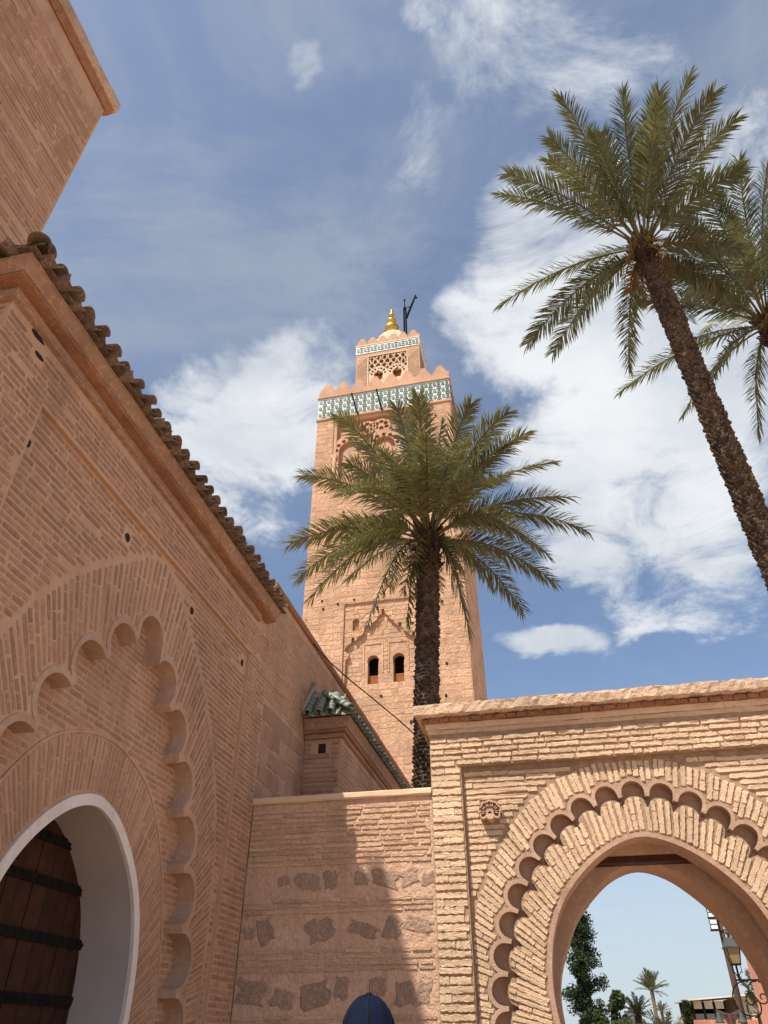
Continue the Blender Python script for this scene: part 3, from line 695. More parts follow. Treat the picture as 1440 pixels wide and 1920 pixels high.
# second arch deeper in the passage
g2 = smooth_path(symm([(0, 3.59), (.35, 3.49), (.66, 3.26), (.93, 2.96), (1.11, 2.62), (1.22, 2.35), (1.26, 2.05), (1.22, 1.7), (1.12, 1.4)]))
f2 = Fr((XC, 10.82, 0), (1, 0, 0), (0, -1, 0))
slab('inner_arch', f2, arch_wall((GU0 - XC, GU1 - XC, 0, 5.40), g2), [], -.75, 0, m_plaster, gw)
mb = MB(); mb.box((GU0, 10.502, 3.62), (GU1, 10.818, 5.41)); mb.build('passage_core', m_plaster, gw)
mb = MB(); mb.box((XC - 1.0, 10.56, 3.54), (XC + 1.0, 10.80, 3.615)); mb.build('lintel_beam', m_wood, gw)
mb = MB(); mb.box((GU0 + .003, 10.502, 0), (XC - 1.5, 10.818, 3.615)); mb.box((XC + 1.5, 10.502, 0), (GU1 - .003, 10.818, 3.615)); mb.build('passage_side', m_plaster, gw)
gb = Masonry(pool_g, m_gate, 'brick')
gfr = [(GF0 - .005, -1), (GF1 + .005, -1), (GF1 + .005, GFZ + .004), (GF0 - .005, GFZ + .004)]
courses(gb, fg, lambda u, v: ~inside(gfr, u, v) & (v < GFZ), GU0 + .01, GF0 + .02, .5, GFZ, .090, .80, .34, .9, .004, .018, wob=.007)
courses(gb, fg, lambda u, v: ~inside(gfr, u, v), GU0 + .01, GU1 - .01, GFZ + .005, 5.19, .080, .66, .22, .5, .018, .018, wob=.006)
ring_g = symm([(0, 4.705), (.45, 4.69), (.96, 4.5), (1.3, 4.29), (1.62, 3.97), (1.9, 3.52), (2.12, 3.1), (2.205, 2.8), (2.21, 2.0), (2.21, .5)])
gsp = [(GF0 - XC + .012, 0), (GF1 - XC - .012, 0), (GF1 - XC - .012, GFZ - .01), (GF0 - XC + .012, GFZ - .01)]
ringg_poly = ground_close(ring_g); gscal = ground_close(offset(gl_out, .012))
shell_c = (-.78 - XC, 4.14)
courses(gb, fp, lambda u, v: inside(gsp, u, v) & ~inside(ground_close(offset(ring_g, .03)), u, v) & (np.hypot(np.asarray(u) - shell_c[0], np.asarray(v) - shell_c[1]) > .14), GF0 - XC, GF1 - XC, 2.6, GFZ, .077, .74, .4, 1.1, .008, .016, wob=.01)
radial(gb, fp, lambda u, v: inside(ringg_poly, u, v) & inside(gsp, u, v) & ~inside(gscal, u, v), (0, 1.55), R(-4), R(184), 2.5, .070, .76, .26, .6, .008, .013, 4.2)
tong_in = ground_close(offset(tongue, -.012)); g_op = ground_close(offset(g_o, .008))
fp2 = Fr((XC, 10.105, 0), (1, 0, 0), (0, -1, 0))
radial(gb, fp2, lambda u, v: inside(tong_in, u, v) & ~inside(g_op, u, v), (0, 1.5), R(-4), R(184), 1.9, .063, .78, .3, .7, .008, .014, 3.4)
gb.finish(gw, 300)
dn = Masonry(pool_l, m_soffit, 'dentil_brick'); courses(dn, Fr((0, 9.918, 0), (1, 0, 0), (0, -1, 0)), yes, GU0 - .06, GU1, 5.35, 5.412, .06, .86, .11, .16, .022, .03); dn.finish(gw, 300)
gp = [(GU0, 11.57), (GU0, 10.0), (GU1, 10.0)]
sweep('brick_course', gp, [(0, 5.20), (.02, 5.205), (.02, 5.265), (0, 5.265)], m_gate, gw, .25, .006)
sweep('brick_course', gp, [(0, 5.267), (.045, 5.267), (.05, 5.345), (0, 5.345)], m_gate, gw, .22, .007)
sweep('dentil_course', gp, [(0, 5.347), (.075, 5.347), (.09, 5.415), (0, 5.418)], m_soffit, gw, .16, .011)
sweep('coping', gp, [(-.2, 5.421), (.15, 5.420), (.185, 5.445), (.185, 5.54), (.18, 5.585), (.13, 5.602), (-.2, 5.62)], m_cope, gw, .07, .012)
# fluted shell boss
m_boss = M('carved sandstone', (.60, .41, .29), (.52, .345, .24), 5, bump=.5, bscale=40)
sh = thing('shell_boss', 'carved palmette shell boss fixed on the gate spandrel', 'ornament', (-.78, 10.0, 4.14))
SS = 1.3
fsh = Fr((-.775, 10.083, 4.14), (1, 0, 0), (0, -1, 0))
slab('backing', fsh, [(.118 * math.cos(a) * (1 if math.sin(a) > -.3 else .7), .14 * math.sin(a)) for a in (i * math.pi / 12 for i in range(24))], [], -.02, .06, m_boss, sh)
for a in (25, 58, 90, 122, 155, -10, 190):
    ar = R(a); d = Vector((math.cos(ar), math.sin(ar))); n_ = Vector((-d.y, d.x)); ln = .155 if 20 < a < 160 else .122
    o_ = Vector((0, -.045)); pts = [o_ + d * .02, o_ + d * ln * .6 - n_ * .046, o_ + d * ln * .95 - n_ * .044, o_ + d * ln * 1.13, o_ + d * ln * .95 + n_ * .044, o_ + d * ln * .6 + n_ * .046]
    ins = [o_ + d * ln * .35, o_ + d * ln * .65 - n_ * .026, o_ + d * ln * .9 - n_ * .024, o_ + d * ln * .98, o_ + d * ln * .9 + n_ * .024, o_ + d * ln * .65 + n_ * .026]
    slab('petal', fsh, [tuple(p) for p in pts], [[tuple(p) for p in ins]], .03, .125, m_boss, sh)
slab('foot', fsh, [(.05 * math.cos(a), -.085 + .035 * math.sin(a)) for a in (i * math.pi / 8 for i in range(16))], [], .0, .13, m_boss, sh)

# ================================================================== MINARET
mt = thing('minaret', 'tall square stone minaret with green tile band and gilded finial', 'minaret', (-10.45, 53.1, 0))
TX0, TX1, TY0, TY1 = -16.87, -4.05, 46.7, 59.5; TCX = -10.46
fm = Fr((TCX, TY0, 0), (1, 0, 0), (0, -1, 0)); hw_ = (TX1 - TX0) / 2
fmr = Fr((TX1, TY0, 0), (0, 1, 0), (1, 0, 0))
def keyhole(u, v0, v1, w, r=None):
    r = r or w * .56; c = v1 - r; out = [(u - w / 2, v0), (u + w / 2, v0)]
    a0 = -math.acos(min(1, w / 2 / r)) ; n = 14
    for k in range(n + 1):
        a = a0 + (math.pi - 2 * a0) * k / n; out.append((u + r * math.cos(a), c + r * math.sin(a)))
    return out
def rectp(a, b, c, d): return [(a, c), (b, c), (b, d), (a, d)]
P_up = rectp(-4.75, 4.75, 40.6, 49.35); P_mid = rectp(-3.6, 3.6, 33.6, 37.3); P_low = rectp(-3.05, 3.05, 22.28, 29.05)
slab('shaft', fm, rectp(-hw_, hw_, 0, 49.62), [P_up, P_mid, P_low], -.8, 0, m_joint, mt)
bx = MB(); bx.box((TX1 - .8, TY0 + .802, 0), (TX1, TY1, 49.62)); bx.box((TX0, TY0 + .802, 0), (TX0 + .8, TY1, 49.62)); bx.box((TX0 + .802, TY1 - .8, 0), (TX1 - .802, TY1, 49.62)); bx.box((TX0 + .81, TY0 + .81, 49.0), (TX1 - .81, TY1 - .81, 49.55)); bx.build('shaft_sides', m_joint, mt)
# lower panel: cusped arch field with two keyhole windows
steps = [(0, 28.38), (.10, 28.36), (.13, 28.0), (.42, 27.75), (.50, 27.5), (.80, 27.3), (.88, 27.05), (1.17, 26.85), (1.20, 27.1), (1.42, 27.1), (1.45, 26.65), (1.62, 26.35), (1.95, 26.2), (2.05, 25.95), (2.20, 25.9), (2.22, 26.2), (2.42, 26.2), (2.45, 25.75), (2.72, 25.6), (2.95, 25.3), (2.92, 25.1), (2.6, 24.9), (2.62, 24.6), (2.85, 24.4), (2.88, 22.3)]
ogee = symm(steps)
lowrect = rectp(-3.04, 3.04, 22.30, 29.04)
w_s = [keyhole(-2.12, 26.75, 27.75, .5), keyhole(2.12, 26.75, 27.75, .5)]
slab('lower_panel', fm, lowrect, [ogee] + w_s, -.5, -.14, m_joint, mt)
wins = [keyhole(-.81, 22.34, 24.72, .80), keyhole(1.11, 22.34, 24.72, .80)]
alf = []
slab('arch_field', fm, rectp(-3.0, 3.0, 22.26, 28.6), wins, -1.0, -.42, m_joint, mt)
for c in (-.81, 1.11):
    slab('window_frame', fm, [(c - .78, 23.3), (c - .78, 25.7), (c + .78, 25.7), (c + .78, 23.3), (c + .68, 23.3), (c + .68, 25.6), (c - .68, 25.6), (c - .68, 23.3)], [], -.45, -.37, m_stone, mt)
    lm = MB()
    for k in range(9): slab_mb(fm, rectp(c - .40 + k * .1 - .028, c - .40 + k * .1 + .028, 22.34, 23.12), [], -.72, -.69, lm)
    for k in range(9): slab_mb(fm, rectp(c - .42, c + .42, 22.36 + k * .09, 22.41 + k * .09), [], -.74, -.705, lm)
    slab_mb(fm, rectp(c - .42, c + .42, 23.12, 23.2), [], -.74, -.68, lm); lm.build('window_lattice', m_latt, mt, fix=False)
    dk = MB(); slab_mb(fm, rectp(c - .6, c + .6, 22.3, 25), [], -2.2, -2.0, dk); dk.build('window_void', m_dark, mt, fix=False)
lm = MB(); slab_mb(fm, rectp(-2.30, -1.92, 26.76, 27.22), [], -.42, -.36, lm); lm.build('window_lattice', m_latt, mt, fix=False)
# middle panel: pair of windows
mw = [keyhole(-1.3, 34.2, 36.9, .95), keyhole(.95, 34.2, 36.9, .95)]
slab('middle_panel', fm, rectp(-3.58, 3.58, 33.62, 37.28), mw, -.6, -.2, m_joint, mt)
# upper panel with lobed blind arches
def lobes(c, v, r, n, a0=R(-10), a1=R(190), rl=.3):
    return [(c + r * math.cos(a), v + r * math.sin(a), rl) for a in (a0 + (a1 - a0) * k / (n - 1) for k in range(n))]
slab('upper_panel', fm, rectp(-4.74, 4.74, 40.62, 49.33), [], -.75, -.55, m_joint, mt)
for c, v in ((-3.14, 45.2), (0.05, 45.2), (3.2, 45.2)):
    arch = [(c - 1.05, 41.0), (c + 1.05, 41.0)] + [(c + 1.05 * math.cos(a), v + 1.15 * math.sin(a)) for a in (math.pi * k / 12 for k in range(13))]
    outer = [(c - 1.55, 41.0), (c + 1.55, 41.0)] + [(c + 1.55 * math.cos(a), v + .3 + 1.75 * math.sin(a)) for a in (math.pi * k / 14 for k in range(15))]
    ah = []
    for x, y, r_ in lobes(c, v + .1, 1.28, 7, R(5), R(175)): ah.append([(x + .2 * math.cos(t), y + .22 * math.sin(t)) for t in (k * math.pi / 5 for k in range(10))])
    slab('blind_arch', fm, outer, [arch] + ah, -.6, -.12, m_trim, mt)
    slab('niche', fm, [(c - .7, 41.0), (c + .7, 41.0)] + [(c + .7 * math.cos(a), v - .2 + .9 * math.sin(a)) for a in (math.pi * k / 10 for k in range(11))], [], -.6, -.4, m_trim, mt)
    for s in (-1, 1):
        cl = MB(); cl.tube([fm(c + s * 1.42, 41.0, -.06), fm(c + s * 1.42, 44.4, -.06)], .16, 10); cl.build('column', m_trim, mt, True)
        cl = MB(); slab_mb(fm, rectp(c + s * 1.42 - .24, c + s * 1.42 + .24, 44.4, 44.85), [], -.5, .06, cl); cl.build('capital', m_trim, mt, fix=False)
for c, v in ((-1.55, 47.75), (-.2, 47.8), (1.95, 47.8), (3.5, 47.6)):
    ah = [[(x + .23 * math.cos(t), y + .24 * math.sin(t)) for t in (k * math.pi / 5 for k in range(10))] for x, y, r_ in lobes(c, v, .52, 5, R(-18), R(198))]
    outer = [(c + .9 * math.cos(a), v + .05 + .85 * math.sin(a)) for a in (k * math.pi / 10 for k in range(20))]
    hole = [(c + .22 * math.cos(t), v - .35 + .33 * math.sin(t)) for t in (k * math.pi / 6 for k in range(12))]
    slab('lobed_rosette', fm, outer, [h for h in ah] + [hole], -.58, -.2, m_trim, mt)
slab('panel_rim', fm, rectp(-4.74, 4.74, 40.62, 49.33), [rectp(-4.45, 4.45, 40.8, 49.0)], -.5, -.08, m_trim, mt)
# masonry
sb = Masonry(pool_stone, m_stone, 'stone_block')
def tower_ok(u, v):
    r = np.ones(np.shape(u), bool)
    for p in (P_up, P_mid, P_low): r &= ~inside([(x + (.06 if x > 0 else -.06), y + (.05 if y > 30 else 0)) for x, y in p], u, v)
    return r
v = 14.0
while v < 49.4:
    h = rng.uniform(.34, .62)
    if v + h > 49.5: h = 49.5 - v
    courses(sb, fm, tower_ok, -hw_ + .02, hw_ - .02, v, v + h * 1.001, h, .92, .35, 1.3, .05, .018, wob=.03, skip=.16)
    courses(sb, fmr, yes, .02, TY1 - TY0 - .02, v, v + h * 1.001, h, .90, .5, 1.2, .05, .03, wob=.02, skip=.06)
    v += h
def in_low(u, v): return inside(lowrect, u, v) & ~inside(ogee, u, v) & ~inside([(x * 1.15 - (-2.12) * .15 if x < 0 else x, y) for x, y in w_s[0]], u, v)
courses(sb, Fr((TCX, TY0 + .14, 0), (1, 0, 0), (0, -1, 0)), in_low, -3, 3, 22.4, 29, .38, .9, .35, .8, .04, .025, wob=.02, skip=.15)
def in_field(u, v):
    r = inside(ogee, u, v)
    for c in (-.81, 1.11): r &= ~inside(rectp(c - .8, c + .8, 22, 25.72), u, v)
    return r
courses(sb, Fr((TCX, TY0 + .42, 0), (1, 0, 0), (0, -1, 0)), in_field, -3, 3, 22.4, 28.4, .36, .9, .35, .8, .04, .025, wob=.02, skip=.15)
sb.finish(mt, 300, 'stonework')
# putlog holes
for i in range(34):
    u_ = rng.uniform(-6, 6); v_ = rng.uniform(18, 49)
    if not tower_ok(np.array([u_]), np.array([v_]))[0]: continue
    slab('putlog_hole', fm, [(u_ + .10 * math.cos(t), v_ + .13 * math.sin(t)) for t in (k * math.pi / 3 for k in range(6))], [], -.02, .05, m_dark, mt)
# tile bands
def hexv(w, h): return [(-w / 2, -h / 2 + w * .45), (0, -h / 2), (w / 2, -h / 2 + w * .45), (w / 2, h / 2 - w * .45), (0, h / 2), (-w / 2, h / 2 - w * .45)]
def hexh(w, h): return [(-w / 2, 0), (-w / 2 + h * .5, -h / 2), (w / 2 - h * .5, -h / 2), (w / 2, 0), (w / 2 - h * .5, h / 2), (-w / 2 + h * .5, h / 2)]
F0 = Fr((0, 0, 0), (1, 0, 0), (0, -1, 0))
def tmesh(poly, mat, d=.05):
    mb = slab_mb(F0, poly, [], -.03, d); return mesh_from('zellige_tile', mb.v, mb.f, mat, fix=False)
def band(fr, half, v0, v1, rows, px, parent, name='tile_band', rot=None):
    slab(name, fr, rectp(-half, half, v0, v1), [], -.5, .0, m_zwhite, parent)
    ph = (v1 - v0) / rows; n = int(2 * half / px); px = 2 * half / n
    mh = tmesh(hexv(px * .36, ph * .66), m_zgreen); mq = tmesh(rectp(-px * .14, px * .14, -ph * .13, ph * .13), m_zblack); mf = tmesh(hexh(px * .62, ph * .20), m_zgreen)
    mc = tmesh(rectp(-px * .26, px * .26, -ph * .23, ph * .23), m_zwhite, .03)
    ang = Matrix.Rotation(math.atan2(fr.u.y, fr.u.x), 4, 'Z')
    for r_ in range(rows):
        for k in range(n):
            c0 = -half + (k + .5) * px; vv = v0 + (r_ + .5) * ph; hexcol = (k + r_) % 2 == 0
            link('zellige_tile', mh if hexcol else mq, parent, Matrix.Translation(fr(c0, vv)) @ ang)
            if not hexcol:
                for dv in (-.40, .40): link('zellige_tile', mf, parent, Matrix.Translation(fr(c0, vv + dv * ph)) @ Matrix.Scale(.8, 4) @ ang)
fr_c = Fr((TX1, TY0, 0), (0, 1, 0), (1, 0, 0))
bt = slab('tile_band', fm, rectp(-hw_ - .02, hw_ + .02, 49.64, 52.36), [], -.5, .02, m_zwhite, mt)
def band2(fr, u0, u1, v0, v1, rows, n, parent):
    px = (u1 - u0) / n; ph = (v1 - v0) / rows
    mh = tmesh(hexv(.29, ph * .66), m_zgreen); mq = tmesh(rectp(-.125, .125, -ph * .13, ph * .13), m_zblack); mf = tmesh(hexh(.46, ph * .17), m_zgreen)
    ang = Matrix.Rotation(math.atan2(fr.u.y, fr.u.x), 4, 'Z')
    for r_ in range(rows):
        for k in range(2 * n):
            c0 = u0 + (k + .5) * px / 2; vv = v0 + (r_ + .5) * ph
            link('zellige_tile', mh if k % 2 == 0 else mq, parent, Matrix.Translation(fr(c0, vv)) @ ang)
            if k % 2:
                for dv in (-.345, .345): link('zellige_tile', mf, parent, Matrix.Translation(fr(c0, vv + dv * ph)) @ ang)
band2(Fr(fm(0, 0, .02), fm.u, fm.w), -hw_, hw_, 49.72, 52.30, 3, 16, bt)
bs = slab('tile_band', fr_c, rectp(.5, TY1 - TY0, 49.64, 52.36), [], -.5, .02, m_zwhite, mt)
band2(Fr(fr_c(0, 0, .02), fr_c.u, fr_c.w), .5, TY1 - TY0, 49.72, 52.30, 3, 15, bs)
bx = MB(); bx.box((TX0 + .5, TY0 + .5, 49.63), (TX1 - .5, TY1, 52.35)); bx.build('parapet_core', m_trim, mt)
tpath = [(TX0, TY1), (TX0, TY0), (TX1, TY0), (TX1, TY1)]
sweep('lower_fillet', tpath, [(-.2, 49.36), (.12, 49.40), (.12, 49.63), (-.2, 49.63)], m_trim, mt, 2, 0)
sweep('parapet_cornice', tpath, [(-.6, 52.37), (.14, 52.37), (.14, 52.52), (.04, 52.56), (.04, 53.0), (-.6, 53.0)], m_trim, mt, 2, 0)
def merlon_mesh(w, h, d, top, n=6):
    half = []
    for k in range(n):
        x = w / 2 - (w / 2 - top / 2) * k / n; x2 = w / 2 - (w / 2 - top / 2) * (k + 1) / n
        half += [(x, h * k / n), (x, h * (k + 1) / n * .999 if k < n - 1 else h)]
    half[-1] = (top / 2 + (w / 2 - top / 2) / n, h)
    poly = half + [(-x, y) for x, y in reversed(half)]
    mb = slab_mb(F0, poly, [], -d, 0); return mesh_from('merlon', mb.v, mb.f, m_trim, fix=False)
mm = merlon_mesh(1.62, 1.38, .5, .2, 5)
pm = 1.6
for k in range(8):
    u_ = -hw_ + .8 + k * (2 * hw_ - 1.6) / 7
    link('merlon', mm, mt, Matrix.Translation(fm(u_, 53.002, .03)))
    link('merlon', mm, mt, Matrix.Translation(Vector((TX1 + .03, TY0 + .8 + k * (TY1 - TY0 - 1.6) / 7 + .25, 53.002))) @ Matrix.Rotation(R(90), 4, 'Z'))
# lantern
LH = 3.45; LX = -10.62; LY = 53.1 - LH; fl2 = Fr((LX, LY, 0), (1, 0, 0), (0, -1, 0))
lan = slab('lantern', fl2, rectp(-LH, LH, 52.9, 61.55), [rectp(-2.05, 2.05, 55.2, 60.95)], -.6, 0, m_trim, mt)
bx = MB(); bx.box((LX - LH, LY + .602, 52.9), (LX + LH, LY + 2 * LH, 61.55)); bx.build('lantern_core', m_soffit, lan)
la = [[(c - .36, 57.2), (c + .36, 57.2)] + [(c + .52 * math.cos(a) * (1 - .18 * (k % 2)), 58.1 + .62 * math.sin(a) * (1 - .18 * (k % 2))) for k, a in enumerate(math.pi * j / 14 for j in range(15))] for c in (-1.0, 1.0)]
slab('arch_screen', fl2, [(-2.04, 55.22), (2.04, 55.22), (2.04, 58.6), (1.55, 59.1), (1.0, 59.3), (.45, 59.1), (0, 58.6), (-.45, 59.1), (-1.0, 59.3), (-1.55, 59.1), (-2.04, 58.6)], la, -.35, -.03, m_dome, lan)
for c in (-1.0, 1.0):
    for j in range(7):
        a = R(8) + R(164) * j / 6; x, y = c + .74 * math.cos(a), 58.05 + .88 * math.sin(a)
        slab('lobe_opening', fl2, [(x + .13 * math.cos(t), y + .15 * math.sin(t)) for t in (k * math.pi / 4 for k in range(8))], [], -.05, -.02, m_dark, lan)
sk = MB()
for i in range(-7, 8):                                  # sebka lattice: two families of wavy ribs
    for s in (-1, 1):
        pts = []
        for k in range(25):
            v_ = 58.3 + k * .11; u_ = i * .68 + s * (v_ - 58.3) * .62 + .07 * math.sin(v_ * 9.2 + i)
            if abs(u_) < 2.03 and v_ < 60.93: pts.append(fl2(u_, v_, -.07 if s > 0 else -.10))
        if len(pts) > 2: sk.tube(pts, .085, 6)
sk.build('sebka_lattice', m_dome, lan, True)
for s in (-1, 1):
    nt_ = MB(); cx = s * 2.78
    for i in range(-14, 30):
        for t in (-1, 1):
            pts = [fl2(cx + x * .5, 54 + i * .36 + t * (x * .5) * 1.15 + .57, .015 + .008 * t) for x in (-1.08, -.5, 0, .5, 1.08)]
            if 54.6 < 54 + i * .36 + .57 < 60.6: nt_.tube(pts, .035, 5)
    nt_.build('net_panel', m_dome, lan, True)
    slab('panel_rim', fl2, rectp(s * 2.14 - .06, s * 2.14 + .06, 54.0, 61.1), [], -.02, .05, m_dome, lan)
slab('panel_rim', fl2, rectp(-2.08, 2.08, 60.96, 61.1), [], -.02, .05, m_dome, lan)
lp = [(LX - LH, LY + 2 * LH), (LX - LH, LY), (LX + LH, LY), (LX + LH, LY + 2 * LH)]
lbnd = sweep('tile_band', lp, [(-.3, 61.56), (.06, 61.56), (.06, 62.75), (-.3, 62.75)], m_zwhite, lan, 9, 0)
fb = Fr((LX, LY - .06, 0), (1, 0, 0), (0, -1, 0))
mh = tmesh(hexv(.27, .74), m_zgreen); mq = tmesh(rectp(-.12, .12, -.10, .10), m_zblack); mf = tmesh(hexh(.42, .11), m_zgreen)
for k in range(18):
    c0 = -LH + .19 + k * (2 * LH - .38) / 17
    link('zellige_tile', mh if k % 2 == 0 else mq, lan, Matrix.Translation(fb(c0, 62.15)))
    if k % 2:
        for dv in (-.34, .34): link('zellige_tile', mf, lan, Matrix.Translation(fb(c0, 62.15 + dv)))
fbr = Fr((LX + LH + .06, LY, 0), (0, 1, 0), (1, 0, 0))
sweep('lantern_cornice', lp, [(-.5, 62.76), (.10, 62.76), (.10, 62.95), (-.5, 63.1)], m_dome, lan, 9, 0)
mm2 = merlon_mesh(1.24, 1.05, .3, .2, 4)
for k in range(6):
    link('merlon', mm2, lan, Matrix.Translation(fl2(-LH + .6 + k * (2 * LH - 1.2) / 5, 63.0, .06)))
    link('merlon', mm2, lan, Matrix.Translation(Vector((LX + LH + .06, LY + .6 + k * (2 * LH - 1.2) / 5 + .15, 63.0))) @ Matrix.Rotation(R(90), 4, 'Z'))
dmv = MB(); nseg = 96; prof = [(2.4, 63.0), (2.45, 63.8), (2.35, 65.0), (2.05, 66.2), (1.45, 67.3), (.75, 68.2), (.3, 68.6)]
vs = []
for r_, z in prof:
    for k in range(nseg):
        a = 2 * math.pi * k / nseg; rr = r_ * (1 + .07 * abs(math.sin(a * 8))); vs.append((LX + rr * math.cos(a), 53.1 + rr * math.sin(a), z))
dmv.add(vs, [(i * nseg + k, i * nseg + (k + 1) % nseg, (i + 1) * nseg + (k + 1) % nseg, (i + 1) * nseg + k) for i in range(len(prof) - 1) for k in range(nseg)]); dmv.build('dome', m_dome, lan, True)
fin = MB(); pr = [(.5, 67.8)]
for zc, r_ in ((69.35, .86), (70.75, .54), (71.85, .36), (72.6, .2)):
    pr += [(max(.14, r_ * math.cos(a)), zc + r_ * .82 * math.sin(a)) for a in (R(-82 + 164 * j / 12) for j in range(13))]
pr.append((.02, 73.1)); fin.lathe(pr, (LX - .2, 53.1, 0), 24); fin.build('finial', m_gold, mt, True)
# flag gallows on the lantern
cr = thing('flag_gallows', 'dark lattice flag gallows with slanted arm standing on the minaret top', 'mast', (-9.24, 53.4, 63))
c1 = MB()
for dx in (-.16, .16):
    for dy in (-.16, .16): c1.tube([(-9.24 + dx, 53.3 + dy, 63), (-9.24 + dx * .7, 53.3 + dy * .7, 73.0)], .07, 6)
for k in range(22):
    z = 66.2 + k * .32
    c1.tube([(-9.4, 53.14, z), (-9.08, 53.14, z + .3)], .045, 5); c1.tube([(-9.06, 53.14, z), (-9.06, 53.46, z + .3)], .045, 5)
c1.build('post', m_iron, cr)
c1 = MB(); c1.tube([(-9.05, 53.3, 71.2), (-8.3, 53.3, 73.7), (-7.85, 53.3, 75.2)], [.17, .15, .10], 6); c1.build('arm', m_iron, cr)
c1 = MB(); c1.tube([(-9.24, 53.3, 72.8), (-9.24, 53.3, 74.6)], .06, 6); c1.tube([(-9.1, 53.3, 73.0), (-8.55, 53.3, 73.2)], .05, 6); c1.build('pole', m_iron, cr)
c1 = MB(); c1.lathe([(.02, -.14), (.13, -.05), (.13, .05), (.02, .14)], (-7.78, 53.3, 74.7), 8); c1.lathe([(.02, -.14), (.14, 0), (.02, .14)], (-9.24, 53.3, 74.65), 8); c1.build('pulley', m_iron, cr)
# lightning rods hung across the tile band
for x0, x1 in ((-10.9, -10.5), (-13.35, -12.85)):
    c1 = MB(); c1.tube([(x0, TY0 - .9, 51.6), (x1, TY0 - .2, 49.3)], .07, 6); o = c1.build('banner_pole', m_iron, None)
    tag(o, 'thin dark pole slanting across the tile band, ' + ('nearer the band middle' if x0 > -12 else 'nearer the left corner'), 'pole', 'poles across the minaret tile band')
# cable
cb = MB(); pts = [(-6.05, 16.95, 8.3), (-5.7, 17.0, 8.05), (-4.9, 17, 7.55), (-3.9, 16.6, 7.1), (-3.2, 15.9, 6.75), (-2.7, 15.2, 6.55), (-2.45, 14.9, 6.5)]
def cr_path(pts, n=6):
    out = []
    for i in range(len(pts) - 1):
        a, b, c, d = (Vector(pts[max(0, min(len(pts) - 1, j))]) for j in (i - 1, i, i + 1, i + 2))
        for k in range(n):
            t = k / n; out.append(.5 * ((2 * b) + (c - a) * t + (2 * a - 5 * b + 4 * c - d) * t * t + (3 * b - a - 3 * c + d) * t ** 3))
    out.append(Vector(pts[-1])); return out
CABLE = [(-4.12, 12.15, 7.98), (-3.94, 12.5, 7.79), (-3.59, 12.9, 7.51), (-3.26, 13.4, 7.31), (-2.84, 13.8, 7.0), (-2.58, 14.2, 6.82), (-2.42, 14.35, 6.65)]
cb.tube(cr_path(CABLE), .013, 6); tag(cb.build('cable', m_cable), 'thin brown cable sagging from the hall roof to the palm', 'cable')

# ================================================================== PALMS
def frond_mb(B, tip, L, wid, nl, mbl, mbr, bend, twist=0., dens=1., lw=.016):
    B = Vector(B); T = B + Vector(tip); up = Vector((0, 0, 1)); ch = T - B; out = Vector((ch.x, ch.y, 0))
    hang = max(0., -ch.z / ch.length)
    ctrl = B + ch * .5 + up * bend * ch.length * (1 + 1.0 * hang) - (out * 0)
    pts = []; N_ = 18
    for k in range(N_ + 1):
        t = k / N_; pts.append(B * (1 - t) ** 2 + ctrl * 2 * t * (1 - t) + T * t * t)
    mbr.tube(pts, [.03 * (1 - .9 * k / N_) + .003 for k in range(N_ + 1)], 5, False)
    rr = random.Random(int(abs(tip[0] * 977 + tip[1] * 131 + tip[2] * 37) * 100))
    vs = []; fsx = []
    for i in range(nl):
        t = .16 + .84 * (i + rr.random() * .6) / nl; k = min(N_ - 1, int(t * N_)); f_ = t * N_ - k
        p = pts[k].lerp(pts[k + 1], f_); tan = (pts[k + 1] - pts[k]).normalized()
        side = tan.cross(up)
        if side.length < .05: side = tan.cross(Vector((1, .3, 0)))
        side.normalize(); nrm = side.cross(tan).normalized()
        if twist: side, nrm = side * math.cos(twist) + nrm * math.sin(twist), nrm * math.cos(twist) - side * math.sin(twist)
        prof = min(1, (t - .10) / .18) ** .7 * (1 - .42 * max(0, (t - .55) / .45) ** 1.5)
        for s in (-1, 1):
            if rr.random() > dens: continue
            a = R(rr.uniform(38, 56)) * (1 - .45 * max(0, t - .75) / .25); l = wid * prof * rr.uniform(.8, 1.12)
            d = (tan * math.cos(a) + side * s * math.sin(a) + nrm * rr.uniform(-.25, .5)).normalized()
            d2 = (d + Vector((0, 0, -1)) * rr.uniform(.15, .6)).normalized()
            wv = d.cross(nrm + side * s * .6).normalized() * lw
            q = p + d * l * .55; e = q + d2 * l * .45; n0 = len(vs)
            vs += [p - wv * .6, p + wv * .6, q - wv, q + wv, e]; fsx += [(n0, n0 + 1, n0 + 3, n0 + 2), (n0 + 2, n0 + 3, n0 + 4)]
    mbl.add(vs, fsx)
